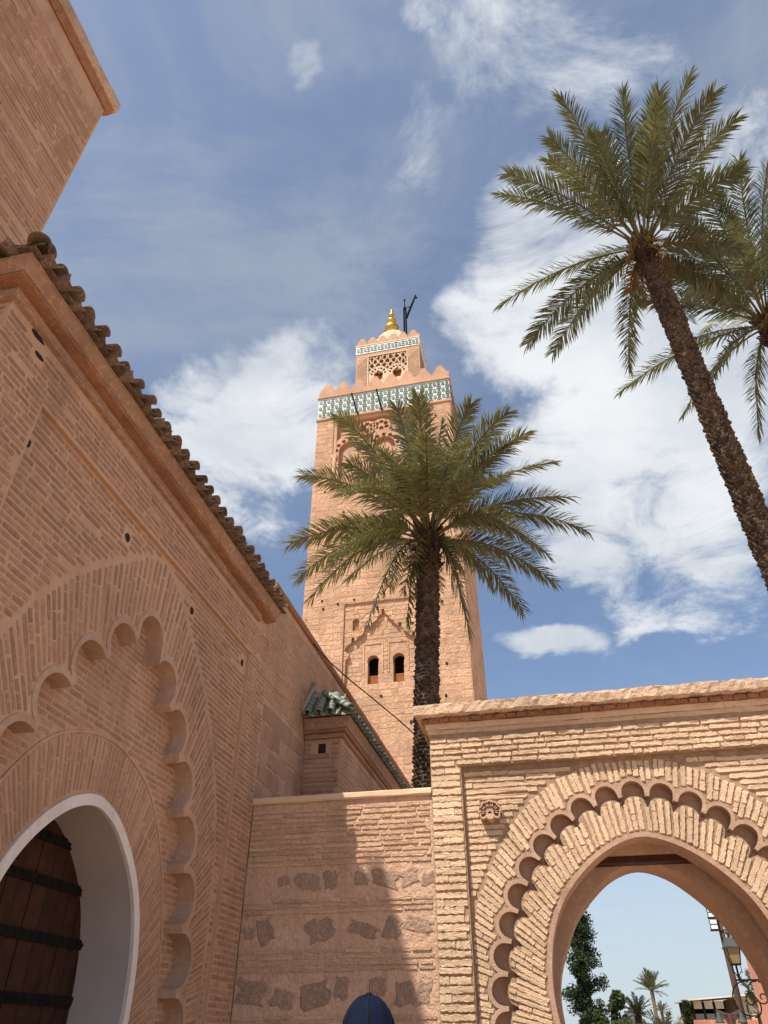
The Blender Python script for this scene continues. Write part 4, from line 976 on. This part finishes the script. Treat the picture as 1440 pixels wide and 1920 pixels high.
def palm(label, base, top, tips, r0, r1, wid=.64, nl=74, group='tall date palms', bend=.23, detail=True, drys=(), leaf=None):
    B = Vector(top); th = thing('palm_tree', label, 'palm tree', base, group)
    base = Vector(base); n = 26; ctrl = Vector((base.x, base.y, 0)).lerp(B, .55) + Vector((rng.uniform(-.06, .06), rng.uniform(-.06, .06), 0))
    def axis(t): return base * (1 - t) ** 2 + ctrl * 2 * t * (1 - t) + B * t * t
    tr = MB(); tr.tube([axis(k / n) for k in range(n + 1)], [(r0 + (r1 - r0) * k / n) * rng.uniform(.95, 1.05) for k in range(n + 1)], 14); trunk = tr.build('trunk', m_trunk, th, True)
    if detail:
        bt = MB(); H = (B - base).length; rows = int(H / .085); per = 15
        for i in range(rows):
            t = (i + .3) / rows; c = axis(t); rad = (r0 + (r1 - r0) * t) * .985
            for j in range(per):
                a = 2 * math.pi * (j + .5 * (i % 2) + rng.uniform(-.12, .12)) / per; d = Vector((math.cos(a), math.sin(a), 0)); e = Vector((-d.y, d.x, 0))
                hw2 = math.pi * rad / per * rng.uniform(.8, 1.25); o_ = rng.uniform(.02, .075)
                p = c + d * rad; zz = Vector((0, 0, 1))
                bt.add([p - e * hw2, p + e * hw2, p + e * hw2 * .75 + d * o_ + zz * .055, p - e * hw2 * .75 + d * o_ + zz * .055, p + e * hw2 * .7 + zz * .09, p - e * hw2 * .7 + zz * .09],
                       [(0, 1, 2, 3), (3, 2, 4, 5), (0, 3, 5), (1, 4, 2)])
        o = bt.build('leaf_scars', m_trunk, trunk, fix=False); o['kind'] = 'stuff'
        cr_ = MB()                                       # fibrous head below the crown with old leaf bases
        for i in range(90):
            a = rng.uniform(0, 6.28); z = rng.uniform(-1.15, .1); rad = r1 * (1.0 + .35 * math.sin(min(1, (z + 1.15) / 1.1) * 2.2)); d = Vector((math.cos(a), math.sin(a), 0)); e = Vector((-d.y, d.x, 0))
            p = B + d * rad * .82 + Vector((0, 0, z)); l = rng.uniform(.14, .34); w_ = rng.uniform(.04, .075); q = p + d * rng.uniform(.08, .2) + Vector((0, 0, l))
            cr_.add([p - e * w_, p + e * w_, q + e * w_ * .6, q - e * w_ * .6, p - d * .06 - e * w_, p - d * .06 + e * w_, q - d * .03 + e * w_ * .5, q - d * .03 - e * w_ * .5], [(0, 1, 2, 3), (5, 4, 7, 6), (0, 3, 7, 4), (1, 5, 6, 2), (3, 2, 6, 7), (0, 4, 5, 1)])
        cr_.build('crown_head', m_fiber, th)
    tips = list(tips)
    if detail:
        n0 = len(tips)
        for k in range(7):
            a = rng.uniform(0, 6.28); tips.append((.75 * math.cos(a), .75 * math.sin(a), -rng.uniform(.9, 1.7)))
        drys = tuple(drys) + tuple(range(n0, n0 + 7))
    for i, tp in enumerate(tips):
        ml, mr = MB(), MB(); tpv = Vector(tp); d = Vector((tpv.x, tpv.y, 0))
        st = Vector((0, 0, -.12 - .3 * max(0, -tpv.z / tpv.length) + rng.uniform(-.1, .1))) + (d.normalized() * r1 * .6 if d.length > .3 else Vector())
        dry = i in drys
        frond_mb(B + st, tpv - st, 0, wid * (.6 if dry and tpv.length < 2 else 1), nl // 2 if dry else nl, ml, mr, bend * rng.uniform(.75, 1.25), rng.uniform(-.6, .6), .55 if dry else .96)
        fo_ = ml.build('frond', m_dry if dry else (leaf or m_leaf), th, fix=False); mr.build('midrib', m_rib, fo_, True)
    return th
CENTRE = [(-1.65, -2.73, 1.79), (-0.4, -1.78, 2.75), (0.29, -2.65, 2.12), (1.46, -1.5, 2.75), (2.36, -1.72, 2.06), (2.66, -1.94, 1.06), (3.26, -0.68, 1.14), (3.42, -1.09, -0.3), (3.82, -0.06, -0.58), (2.86, 0.22, -1.7), (2.09, 1.82, -1.54), (0.85, -0.16, -2.99), (0.59, 3.01, 0.52), (-0.55, -0.28, -2.75), (-1.33, -0.83, -2.89), (-2.52, 1.52, -0.19), (-2.84, -0.48, -1.83), (-3.39, 0.03, -0.9), (-3.2, -1.16, -0.66), (-2.89, -1.48, 1.17), (-1.4, -3.1, -0.95), (1.31, -3.05, 0.01), (2.01, -2.77, -0.81), (-0.37, -3.49, -0.29), (0.57, -3.59, -0.12), (-0.48, -0.24, 3.54), (0.6, -0.41, 3.36), (-1.6, -0.65, 2.59), (1.68, 0.05, 2.77), (-2.85, 0.8, 1.12), (2.07, 2.22, 1.17), (2.75, -1.25, -1.9), (-1.91, -1.97, -1.97), (-1.59, 2.73, 0.19), (1.37, 2.7, -0.21), (0.81, -0.38, 1.98), (-0.03, -2.87, -0.3), (-1.8, -1.21, 1.59), (2.15, -1.58, 1.04)]
RIGHT = [(-1.76, -3.34, 1.78), (-2.03, -2.26, 2.06), (-2.28, -2.66, 0.27), (-3.22, -1.98, 1.28), (-3.45, -1.58, 1.08), (-3.8, 0.74, -0.46), (-3.22, 1.44, -1.4), (-2.5, 2.37, -0.9), (-2.01, -0.05, -2.49), (-0.72, 1.98, -2.39), (0.32, 2.75, 0.97), (-0.24, -3.0, 2.0), (0.25, -3.43, 0.44), (1.12, -3.33, 1.36), (1.48, -3.24, 0.58), (2.26, -2.24, 1.11), (2.05, -1.81, -0.37), (2.11, 1.62, -0.52), (1.77, -0.67, -1.86), (0.56, -0.94, 3.25), (1.95, 0.14, 2.66), (1.55, 3.03, 0.27), (0.85, -1.75, 2.34), (-1.03, 2.04, 2.3), (2.17, 1.84, 0.99), (-0.55, -1.71, 2.77), (-1.2, -2.9, .6), (.6, -2.9, 1.9)]
FAR = [(-1.43, -3.05, 2.39), (-0.46, -3.09, 2.47), (-2.32, -2.61, 1.86), (-2.26, -0.72, 1.95), (-2.4, -1.95, -0.9), (-1.88, 1.53, 1.12), (-3.7, 1.27, -0.51), (-1.95, 2.42, -0.69), (-1.91, -0.29, -2.16), (-0.69, 1.4, -2.68), (0.22, -2.91, 2.39), (0.45, -3.52, 1.44), (1.6, -2.62, 1.55), (1.59, -2.66, -0.5), (2.75, -0.8, -0.21), (2.26, -0.62, -2.24), (2.48, 1.31, -2.23), (0.88, 2.37, -2.1), (-1.51, -3.52, -0.53), (1.21, -0.5, 3.62), (-0.4, 0.21, 3.53), (-1.39, -1.49, 2.94), (-0.83, -2.33, 2.19), (-0.56, 2.28, 2.45), (2.63, 1.69, 1.38), (-2.9, -1.6, 1.2), (-3.1, -.6, .9), (-2.6, -2.2, .3)]
palm('full crowned date palm with dark trunk standing in front of the minaret', (-2.62, 14.6, 0), (-2.09, 14.6, 12.05), CENTRE, .245, .235, nl=112, leaf=m_leaf2, bend=.27)
palm('tall date palm with bare curving trunk rising above the gate wall', (4.86, 12.35, 0), (4.3, 11.9, 18.42), RIGHT, .245, .21, nl=112)
palm('date palm crown cut off by the right edge of the view', (7.9, 15.0, 0), (7.75, 14.8, 18.0), [tuple(1.08 * c for c in t) for t in FAR], .25, .21, nl=106)

# ================================================================== VIEW THROUGH THE GATE
def foliage(name, parent, pts, mat, size, seed):
    g_ = random.Random(seed); mb = MB()
    for c, r_, n in pts:
        for _ in range(n):
            d = Vector((g_.gauss(0, 1), g_.gauss(0, 1), g_.gauss(0, 1))).normalized() * r_ * g_.random() ** .45
            p = Vector(c) + d; a = Vector((g_.gauss(0, 1), g_.gauss(0, 1), g_.gauss(0, .7))).normalized(); b = a.cross(Vector((g_.gauss(0, 1), g_.gauss(0, 1), g_.gauss(0, 1)))).normalized(); s = size * g_.uniform(.6, 1.3)
            mb.add([p - a * s, p + b * s * .45, p + a * s, p - b * s * .45], [(0, 1, 2, 3)])
    return mb.build(name, mat, parent, fix=False)
def conifer(label, base, h, r_, seed):
    g_ = random.Random(seed); th = thing('conifer_tree', label, 'tree', base); base = Vector(base)
    t = MB(); t.tube([base, base + Vector((.1, 0, h * .5)), base + Vector((0, 0, h))], [.28, .18, .03], 8); t.build('trunk', m_bark, th, True)
    pts = []; lm = MB()
    for i in range(95):
        z = h * (.12 + .87 * i / 95); f_ = (1 - ((z / h) - .12) / .9) ** .75 * r_ * g_.uniform(.55, 1.12); a = g_.uniform(0, 6.28); d = Vector((math.cos(a), math.sin(a), 0))
        lm.tube([base + Vector((0, 0, z)), base + d * f_ + Vector((0, 0, z + f_ * .15))], [.04, .012], 4)
        for k in (.35, .65, .95): pts.append((base + d * f_ * k + Vector((0, 0, z + f_ * .15 * k)), .30 + .12 * g_.random(), 95))
    lm.build('limbs', m_bark, th); foliage('crown', th, pts, m_conif, .085, seed)
def shrub(label, base, h, r_, seed, mat=None):
    g_ = random.Random(seed); th = thing('broadleaf_tree', label, 'tree', base); base = Vector(base)
    t = MB(); pts = []
    for k in range(5):
        a = g_.uniform(0, 6.28); e = base + Vector((math.cos(a) * r_ * .5, math.sin(a) * r_ * .5, h * .65)); t.tube([base, base.lerp(e, .5) + Vector((0, 0, .3)), e], [.12, .08, .03], 6)
    t.build('trunk', m_bark, th, True)
    for k in range(34):
        a = g_.uniform(0, 6.28); z = g_.uniform(.25, 1); f_ = r_ * (1 - z ** 2.2 * .85) * g_.uniform(.3, 1.); pts.append((base + Vector((math.cos(a) * f_, math.sin(a) * f_, h * z * .93)), r_ * .26, 130))
    foliage('crown', th, pts, mat or m_shrub, .15, seed + 1)
conifer('tall dark conifer framed in the left of the gate arch', (.7, 52, 0), 12.4, 1.35, 5)
shrub('dense green tree right of the conifer through the gate', (2.35, 50, 0), 4.1, 1.25, 8)
shrub('low green bush between the conifer and the dense tree', (1.2, 46, 0), 3.0, 1.1, 9)
shrub('round olive bush low in the middle of the gate view', (4.4, 66, 0), 2.9, 1.3, 41)
shrub('wide hedge bush left of the far house', (2.9, 60, 0), 2.7, 1.4, 42)
shrub('faint far tree right of the tiny palm', (11.5, 130, 0), 4.2, 1.7, 43)
def small_palm(label, base, h, fl, n, seed, group='small palms seen through the gate', up=.25):
    g_ = random.Random(seed); base = Vector(base); th = thing('palm_tree', label, 'palm tree', base, group); B = base + Vector((g_.uniform(-.1, .1), 0, h))
    t = MB(); t.tube([base, base.lerp(B, .5), B], [.24, .2, .26], 8); t.build('trunk', m_trunk, th, True)
    ml, mr = MB(), MB()
    for i in range(n):
        a = g_.uniform(0, 6.28); e = R(g_.uniform(-15, 80)); tp = Vector((math.cos(a) * math.cos(e), math.sin(a) * math.cos(e), math.sin(e))) * fl * g_.uniform(.85, 1.1)
        frond_mb(B, tp, 0, fl * .2, 30, ml, mr, .16, 0, 1., fl * .012)
    c_ = ml.build('crown', m_leaf, th, fix=False); mr.build('midrib', m_rib, c_, True)
small_palm('slim palm alone against the pale sky in the gate arch', (10.3, 120, 0), 7.3, 2.5, 34, 21)
small_palm('tiny distant palm just right of the slim palm', (14.6, 160, 0), 6.2, 1.7, 22, 22)
small_palm('short bushy palm beside the dense tree', (4.0, 62, 0), 3.2, 1.3, 24, 23)
small_palm('low spiky palm with long upright leaves in gate view', (3.9, 44, 0), .9, 2.0, 26, 24)
small_palm('low palm clump in front of the low green bush', (2.1, 40, 0), .8, 1.7, 22, 25)
small_palm('palm tuft beside the pink building edge', (7.0, 36, 0), 2.6, 1.3, 22, 26)

rs = thing('roof_terrace_building', 'low restaurant building with pale canopy roof and cream blinds beyond the gate', 'building', (10.5, 55, 0))
def bxp(name, a, b, mat, parent): q = MB(); q.box(a, b); return q.build(name, mat, parent)
m_panel = M('terracotta parapet panel', (.45, .2, .13), None, 3)
bxp('wall', (6.6, 55, 0), (16, 63, 2.85), m_paint, rs)
for k in range(4): bxp('wall_panel', (6.85 + k * 1.0, 54.94, 1.2), (7.7 + k * 1.0, 54.998, 2.78), m_panel, rs)
for k in range(6): bxp('post', (6.85 + k * .62, 54.95, 2.852), (6.92 + k * .62, 55.03, 3.78), m_iron, rs)
for k in range(3): bxp('roller_blind', (6.96 + k * .62, 54.97, 3.36), (7.43 + k * .62, 55.0, 3.74), m_awn, rs)
for k in range(5): bxp('balustrade', (6.96 + k * .62, 54.98, 2.852), (7.43 + k * .62, 55.0, 3.12), m_metal, rs)
q = MB(); q.add([(6.65, 54.7, 3.76), (16.2, 54.7, 4.36), (16.2, 63, 4.5), (6.65, 63, 3.9), (6.65, 54.7, 3.83), (16.2, 54.7, 4.43), (16.2, 63, 4.57), (6.65, 63, 3.97)], [(0, 3, 2, 1), (4, 5, 6, 7), (0, 1, 5, 4), (1, 2, 6, 5), (2, 3, 7, 6), (3, 0, 4, 7)]); q.build('canopy_roof', m_roofm, rs)
bxp('back_wall', (6.7, 60, 2.852), (16, 60.2, 3.9), m_dark, rs); bxp('side_room', (9.5, 55.1, 2.852), (16, 60, 3.95), m_awn, rs)
shrub('small grey tree at the terrace corner', (6.42, 54, 0), 3.9, .4, 31)
lb_ = thing('far_house', 'flat low house with satellite dish behind the palms', 'house', (5.0, 75, 0))
bxp('wall', (3.6, 75, 0), (7.4, 80, 2.9), m_paint, lb_); bxp('roof_slab', (3.5, 74.9, 2.902), (7.5, 80.1, 3.05), m_roofm, lb_); bxp('stair_head', (4.0, 76, 3.052), (5.2, 78, 3.9), m_roofm, lb_)
q = MB(); q.lathe([(.02, 0), (.3, .06), (.48, .18), (.5, .18), (.3, .03), (.02, -.03)], (0, 0, 0), 18)
d_ = q.build('satellite_dish', m_roofm, lb_); M4 = Matrix.Translation((4.7, 74.85, 3.75)) @ Matrix.Rotation(R(75), 4, 'X'); d_.matrix_basis = M4; WM[d_.name] = M4
bxp('dish_post', (4.67, 74.98, 3.052), (4.73, 75.04, 3.7), m_metal, lb_)

pk = thing('pink_building', 'pink rendered building edge at the right of the gate view', 'building', (8.5, 29, 0))
bxp('wall', (5.95, 27, 0), (12, 30.9, 4.30), m_paint, pk); bxp('roof_edge', (5.92, 26.95, 4.302), (12, 30.93, 4.40), m_paint, pk)

# lantern on scroll bracket
ln_ = thing('street_lantern', 'grey metal street lantern on curled iron bracket in the gate arch', 'lantern', (4.92, 27.3, 2.9))
LC = Vector((4.93, 27.3, 0)); 
def frus(z0, z1, a, b): return [(LC.x - a, LC.y - a, z0), (LC.x + a, LC.y - a, z0), (LC.x + a, LC.y + a, z0), (LC.x - a, LC.y + a, z0), (LC.x - b, LC.y - b, z1), (LC.x + b, LC.y - b, z1), (LC.x + b, LC.y + b, z1), (LC.x - b, LC.y + b, z1)]
BF = [(0, 3, 2, 1), (4, 5, 6, 7), (0, 1, 5, 4), (1, 2, 6, 5), (2, 3, 7, 6), (3, 0, 4, 7)]
obj('hood', frus(4.06, 4.30, .235, .14), BF, m_metal, ln_); obj('hood_rim', frus(4.02, 4.058, .25, .25), BF, m_metal, ln_)
obj('glass', frus(3.62, 4.018, .12, .19), BF, m_amber, ln_)
q = MB()
for sx in (-1, 1):
    for sy in (-1, 1): q.tube([(LC.x + sx * .125, LC.y + sy * .125, 3.62), (LC.x + sx * .198, LC.y + sy * .198, 4.02)], .016, 5)
q.box((LC.x - .14, LC.y - .14, 3.58), (LC.x + .14, LC.y + .14, 3.618)); q.build('frame', m_iron, ln_)
q = MB(); q.lathe([(.02, 4.30), (.05, 4.31), (.04, 4.36), (.09, 4.42), (.09, 4.46), (.05, 4.50), (.03, 4.54), (.005, 4.56)], (LC.x, LC.y, 0), 12); q.build('finial', m_metal, ln_, True)
q = MB(); q.tube([(LC.x, LC.y, 3.22), (LC.x, LC.y, 3.58)], .03, 8)
for s in (-1, 1): q.tube([(LC.x + s * .02, LC.y, 3.3), (LC.x + s * .1, LC.y, 3.42), (LC.x + s * .13, LC.y, 3.38), (LC.x + s * .12, LC.y, 3.58)], .012, 5)
q.build('stem', m_iron, ln_)
q = MB(); q.tube([(LC.x - .1, LC.y, 3.2), (5.95, LC.y, 3.2)], .022, 6)
def spiral(cx, cz, r0, r1, a0, a1, n=26): return [(cx + (r0 + (r1 - r0) * k / n) * math.cos(a0 + (a1 - a0) * k / n), LC.y, cz + (r0 + (r1 - r0) * k / n) * math.sin(a0 + (a1 - a0) * k / n)) for k in range(n + 1)]
q.tube(spiral(LC.x + .12, 2.72, .46, .40, R(75), R(75 + 210)) + spiral(LC.x + .12, 2.56, .30, .28, R(-80), R(60), 12) + spiral(LC.x + .2, 2.68, .22, .05, R(70), R(330), 18), .02, 6)
q.tube(spiral(LC.x + .42, 2.9, .27, .24, R(80), R(260), 14) + spiral(LC.x + .52, 2.76, .16, .04, R(-120), R(250), 22), .018, 6)
q.tube([(LC.x + .5, LC.y, 3.17), (LC.x + .75, LC.y, 3.03), (5.95, LC.y, 2.87)], .02, 6)
q.tube(spiral(LC.x + .85, 2.86, .14, .05, R(100), R(430), 20), .016, 5)
q.build('scroll_bracket', m_iron, ln_)

# floodlight mast
fm_ = thing('floodlight_mast', 'tall brown steel mast carrying stacked white floodlights in the gate arch', 'mast', (5.75, 33, 0))
q = MB(); q.tube([(5.75, 33, 0), (5.75, 33, 3.6), (5.75, 33, 6.6)], [.13, .11, .08], 10); q.build('pole', m_rust, fm_, True)
for k, z in enumerate((5.2, 5.6, 6.0)):
    q = MB(); q.tube([(5.35, 32.9, z - .1), (5.95, 32.9, z - .1)], .035, 6); arm_ = q.build('cross_arm', m_rust, fm_)
    for j in (0, 1):
        h_ = bxp('floodlight', (5.36, 32.72, z - .09 + j * .17), (5.62, 32.86, z + .055 + j * .17), m_metal, fm_)
        bxp('lens', (5.375, 32.70, z - .075 + j * .17), (5.605, 32.718, z + .04 + j * .17), m_flood, h_)
# twin street lamp
tl = thing('twin_street_lamp', 'dark twin armed street lamp with bell shades low in gate view', 'street lamp', (4.2, 26, 0))
q = MB(); q.tube([(4.2, 26, 0), (4.2, 26, 2.35)], .08, 8); q.build('post', m_rust, tl)
for s in (-1, 1):
    q = MB(); q.tube([(4.2, 26, 1.9), (4.2 + s * .15, 26, 2.32), (4.2 + s * .30, 26, 2.38)], .035, 6); q.tube([(4.2, 26, 2.3), (4.2 + s * .34, 26, 2.42)], .03, 6); q.build('arm', m_rust, tl)
    q = MB(); q.lathe([(.02, 2.40), (.05, 2.36), (.06, 2.28), (.12, 2.16), (.135, 2.13), (.02, 2.14)], (4.2 + s * .30, 26, 0), 14); q.build('lamp_shade', m_metal, tl, True)

# ================================================================== PERSON in a navy cap, seen from behind
pe = thing('person', 'person seen from behind wearing a navy blue cap at the bottom edge', 'person', (-.64, 2.66, 0))
PX, PY = -.64, 2.66
HA = Matrix.Rotation(HEAD, 4, 'Z')
def pv(x, y, z): q = HA @ Vector((x, y, z)); return (PX + q.x, PY + q.y, q.z)
def skin(name, verts, edges, mat, parent, root=0, sub=2):
    me = bpy.data.meshes.new(name); me.from_pydata([pv(*v[:3]) for v in verts], edges, []); me.materials.append(mat)
    o = link(name, me, parent); md = o.modifiers.new('skin', 'SKIN'); md.use_smooth_shade = True
    for i, v in enumerate(verts):
        sv = me.skin_vertices[0].data[i]; sv.radius = (v[3], v[4] if len(v) > 4 else v[3]); sv.use_root = i == root
    s2 = o.modifiers.new('sub', 'SUBSURF'); s2.levels = sub; s2.render_levels = sub; return o
body = [(0, 0, .95, .13, .10), (0, 0, 1.15, .13, .09), (0, 0, 1.35, .15, .09), (0, 0, 1.45, .07, .07), (0, .01, 1.53, .055, .055), (0, .02, 1.6, .075, .085), (0, .02, 1.68, .08, .095), (0, .02, 1.73, .06, .07),
        (-.19, 0, 1.41, .055), (-.25, -.01, 1.15, .042), (-.25, .06, .92, .032), (.19, 0, 1.41, .055), (.25, -.01, 1.15, .042), (.25, .06, .92, .032),
        (-.09, 0, .85, .085), (-.1, .01, .48, .058), (-.1, 0, .09, .042), (-.1, .13, .04, .04, .035), (.09, 0, .85, .085), (.1, .01, .48, .058), (.1, 0, .09, .042), (.1, .13, .04, .04, .035)]
bed = [(0, 1), (1, 2), (2, 3), (3, 4), (4, 5), (5, 6), (6, 7), (2, 8), (8, 9), (9, 10), (2, 11), (11, 12), (12, 13), (0, 14), (14, 15), (15, 16), (16, 17), (0, 18), (18, 19), (19, 20), (20, 21)]
skin('body', body, bed, m_skin, pe)
for s in (-1, 1):
    hv = [(s * .25, .07, .90, .028, .02), (s * .25, .085, .83, .034, .018)]; he = [(0, 1)]
    for j, (dy, ln1) in enumerate(((-.03, .06), (-.01, .072), (.012, .075), (.032, .068))):
        a = len(hv); hv += [(s * .25, .085 + dy, .80, .0095), (s * .243, .09 + dy, .80 - ln1 * .5, .009), (s * .228, .092 + dy, .80 - ln1, .008)]; he += [(1, a), (a, a + 1), (a + 1, a + 2)]
    a = len(hv); hv += [(s * .24, .125, .855, .011), (s * .23, .145, .825, .0095)]; he += [(0, a), (a, a + 1)]
    skin('hand', hv, he, m_skin, pe, 0, 1)
skin('jacket', [(0, 0, .92, .175, .125), (0, 0, 1.15, .17, .12), (0, 0, 1.35, .185, .12), (0, .0, 1.46, .085, .085), (-.19, 0, 1.42, .075), (-.255, -.01, 1.15, .058), (-.255, .055, .96, .046), (.19, 0, 1.42, .075), (.255, -.01, 1.15, .058), (.255, .055, .96, .046)],
     [(0, 1), (1, 2), (2, 3), (2, 4), (4, 5), (5, 6), (2, 7), (7, 8), (8, 9)], m_shirt, pe)
skin('trousers', [(0, 0, .95, .16, .115), (-.09, 0, .83, .1), (-.1, .01, .48, .075), (-.1, 0, .1, .06), (.09, 0, .83, .1), (.1, .01, .48, .075), (.1, 0, .1, .06)], [(0, 1), (1, 2), (2, 3), (0, 4), (4, 5), (5, 6)], m_jeans, pe)
for s in (-1, 1): skin('shoe', [(s * .1, -.03, .05, .05, .045), (s * .1, .12, .04, .05, .04), (s * .1, .18, .035, .035, .03)], [(0, 1), (1, 2)], m_shoe, pe, 0, 1)
def cap_pt(a, t, r_=1.):                               # a round the head, t 0 rim .. 1 top
    x = .090 * math.cos(a) * math.cos(t * math.pi / 2) ** .8 * r_; y = .108 * math.sin(a) * math.cos(t * math.pi / 2) ** .8 * r_
    return pv(x, .02 + y, 1.635 + .140 * math.sin(t * math.pi / 2) ** .92 * (1 + (r_ - 1)))
vs = []; nseg = 48; nr = 12
for i in range(nr):
    for k in range(nseg):
        a = 2 * math.pi * k / nseg; w_ = .010 * math.sin(a * 7 + i * .9) * (1 - i / nr) + .006 * math.sin(a * 3 + 1 + i * .3) + .004 * math.sin(a * 13 - i); vs.append(cap_pt(a, i / (nr - .15), 1 + w_))
cap = obj('cap', vs, [(i * nseg + k, i * nseg + (k + 1) % nseg, (i + 1) * nseg + (k + 1) % nseg, (i + 1) * nseg + k) for i in range(nr - 1) for k in range(nseg)] + [tuple(range((nr - 1) * nseg, nr * nseg))], m_cap_navy, pe, True)
q = MB()
for j in range(6):
    a = R(30 + 60 * j) + R(60 if False else 0); a = R(-90 + 60 * j)
    q.tube([cap_pt(a, t / 12, 1.008) for t in range(13)], .0022, 5)
    q.tube([cap_pt(a + .09 * (1 - t / 14), t / 12, 1.006) for t in range(12)], .0015, 5)
q.build('seam', m_cap_seam, cap)
q = MB(); q.lathe([(.012, -.004), (.013, .002), (.008, .007), (.001, .008)], pv(0, .02, 1.776), 14); q.build('button', m_cap_navy, cap, True)
bv = []; 
for i in range(4):
    for k in range(13):
        a = R(20 + 140 * k / 12); r_ = 1 + .62 * i / 3 * math.sin(math.pi * k / 12) ** .6; bv.append(pv(.092 * math.cos(a) * (1 + .1 * i / 3), .02 + .110 * math.sin(a) * r_, 1.645 - .012 * i / 3 - .02 * (i / 3) * abs(math.cos(a)) + .0))
bv2 = [(x, y, z - .004) for x, y, z in bv]; nb = len(bv)
fsb = [(i * 13 + k, i * 13 + k + 1, (i + 1) * 13 + k + 1, (i + 1) * 13 + k) for i in range(3) for k in range(12)]
obj('peak', bv + bv2, fsb + [tuple(x + nb for x in reversed(f)) for f in fsb], m_cap_navy, cap, True)
q = MB()
for k in range(60):
    a = R(rng.uniform(170, 370)); p = cap_pt(a, 0, .97); d = Vector(p) - Vector(pv(0, .02, 1.635)); d.z = 0
    q.tube([p, Vector(p) - d * .1 + Vector((0, 0, -.045)), Vector(p) - d * .25 + Vector((0, 0, -.085))], [.010, .009, .003], 5)
q.build('hair', m_hair, pe, True)
q = MB()
for s in (-1, 1): q.add([pv(s * .082 + s * .012 * math.cos(t) * 0 + s * .006, .02 + .018 * math.cos(t), 1.60 + .032 * math.sin(t)) for t in (k * math.pi / 6 for k in range(12))] + [pv(s * .103, .01, 1.60)], [(k, (k + 1) % 12, 12) for k in range(12)])
q.build('ear', m_skin, pe, True)
fc = MB(); fc.add([pv(-.012, .105, 1.635), pv(.012, .105, 1.635), pv(.018, .112, 1.60), pv(-.018, .112, 1.60), pv(0, .135, 1.603), pv(0, .108, 1.64)], [(5, 4, 0), (5, 1, 4), (0, 4, 3), (1, 2, 4), (3, 4, 2)]); fc.build('nose', m_skin, pe, True)
for s in (-1, 1):
    q = MB(); q.lathe([(.001, -.009), (.009, -.004), (.009, .004), (.001, .009)], pv(s * .03, .095, 1.625), 10); q.build('eye', m_hair, pe, True)
q = MB(); q.tube([pv(-.022, .1, 1.57), pv(0, .108, 1.568), pv(.022, .1, 1.57)], .005, 6); q.build('mouth', M('lips', (.35, .14, .12), None, 5, bump=0), pe, True)
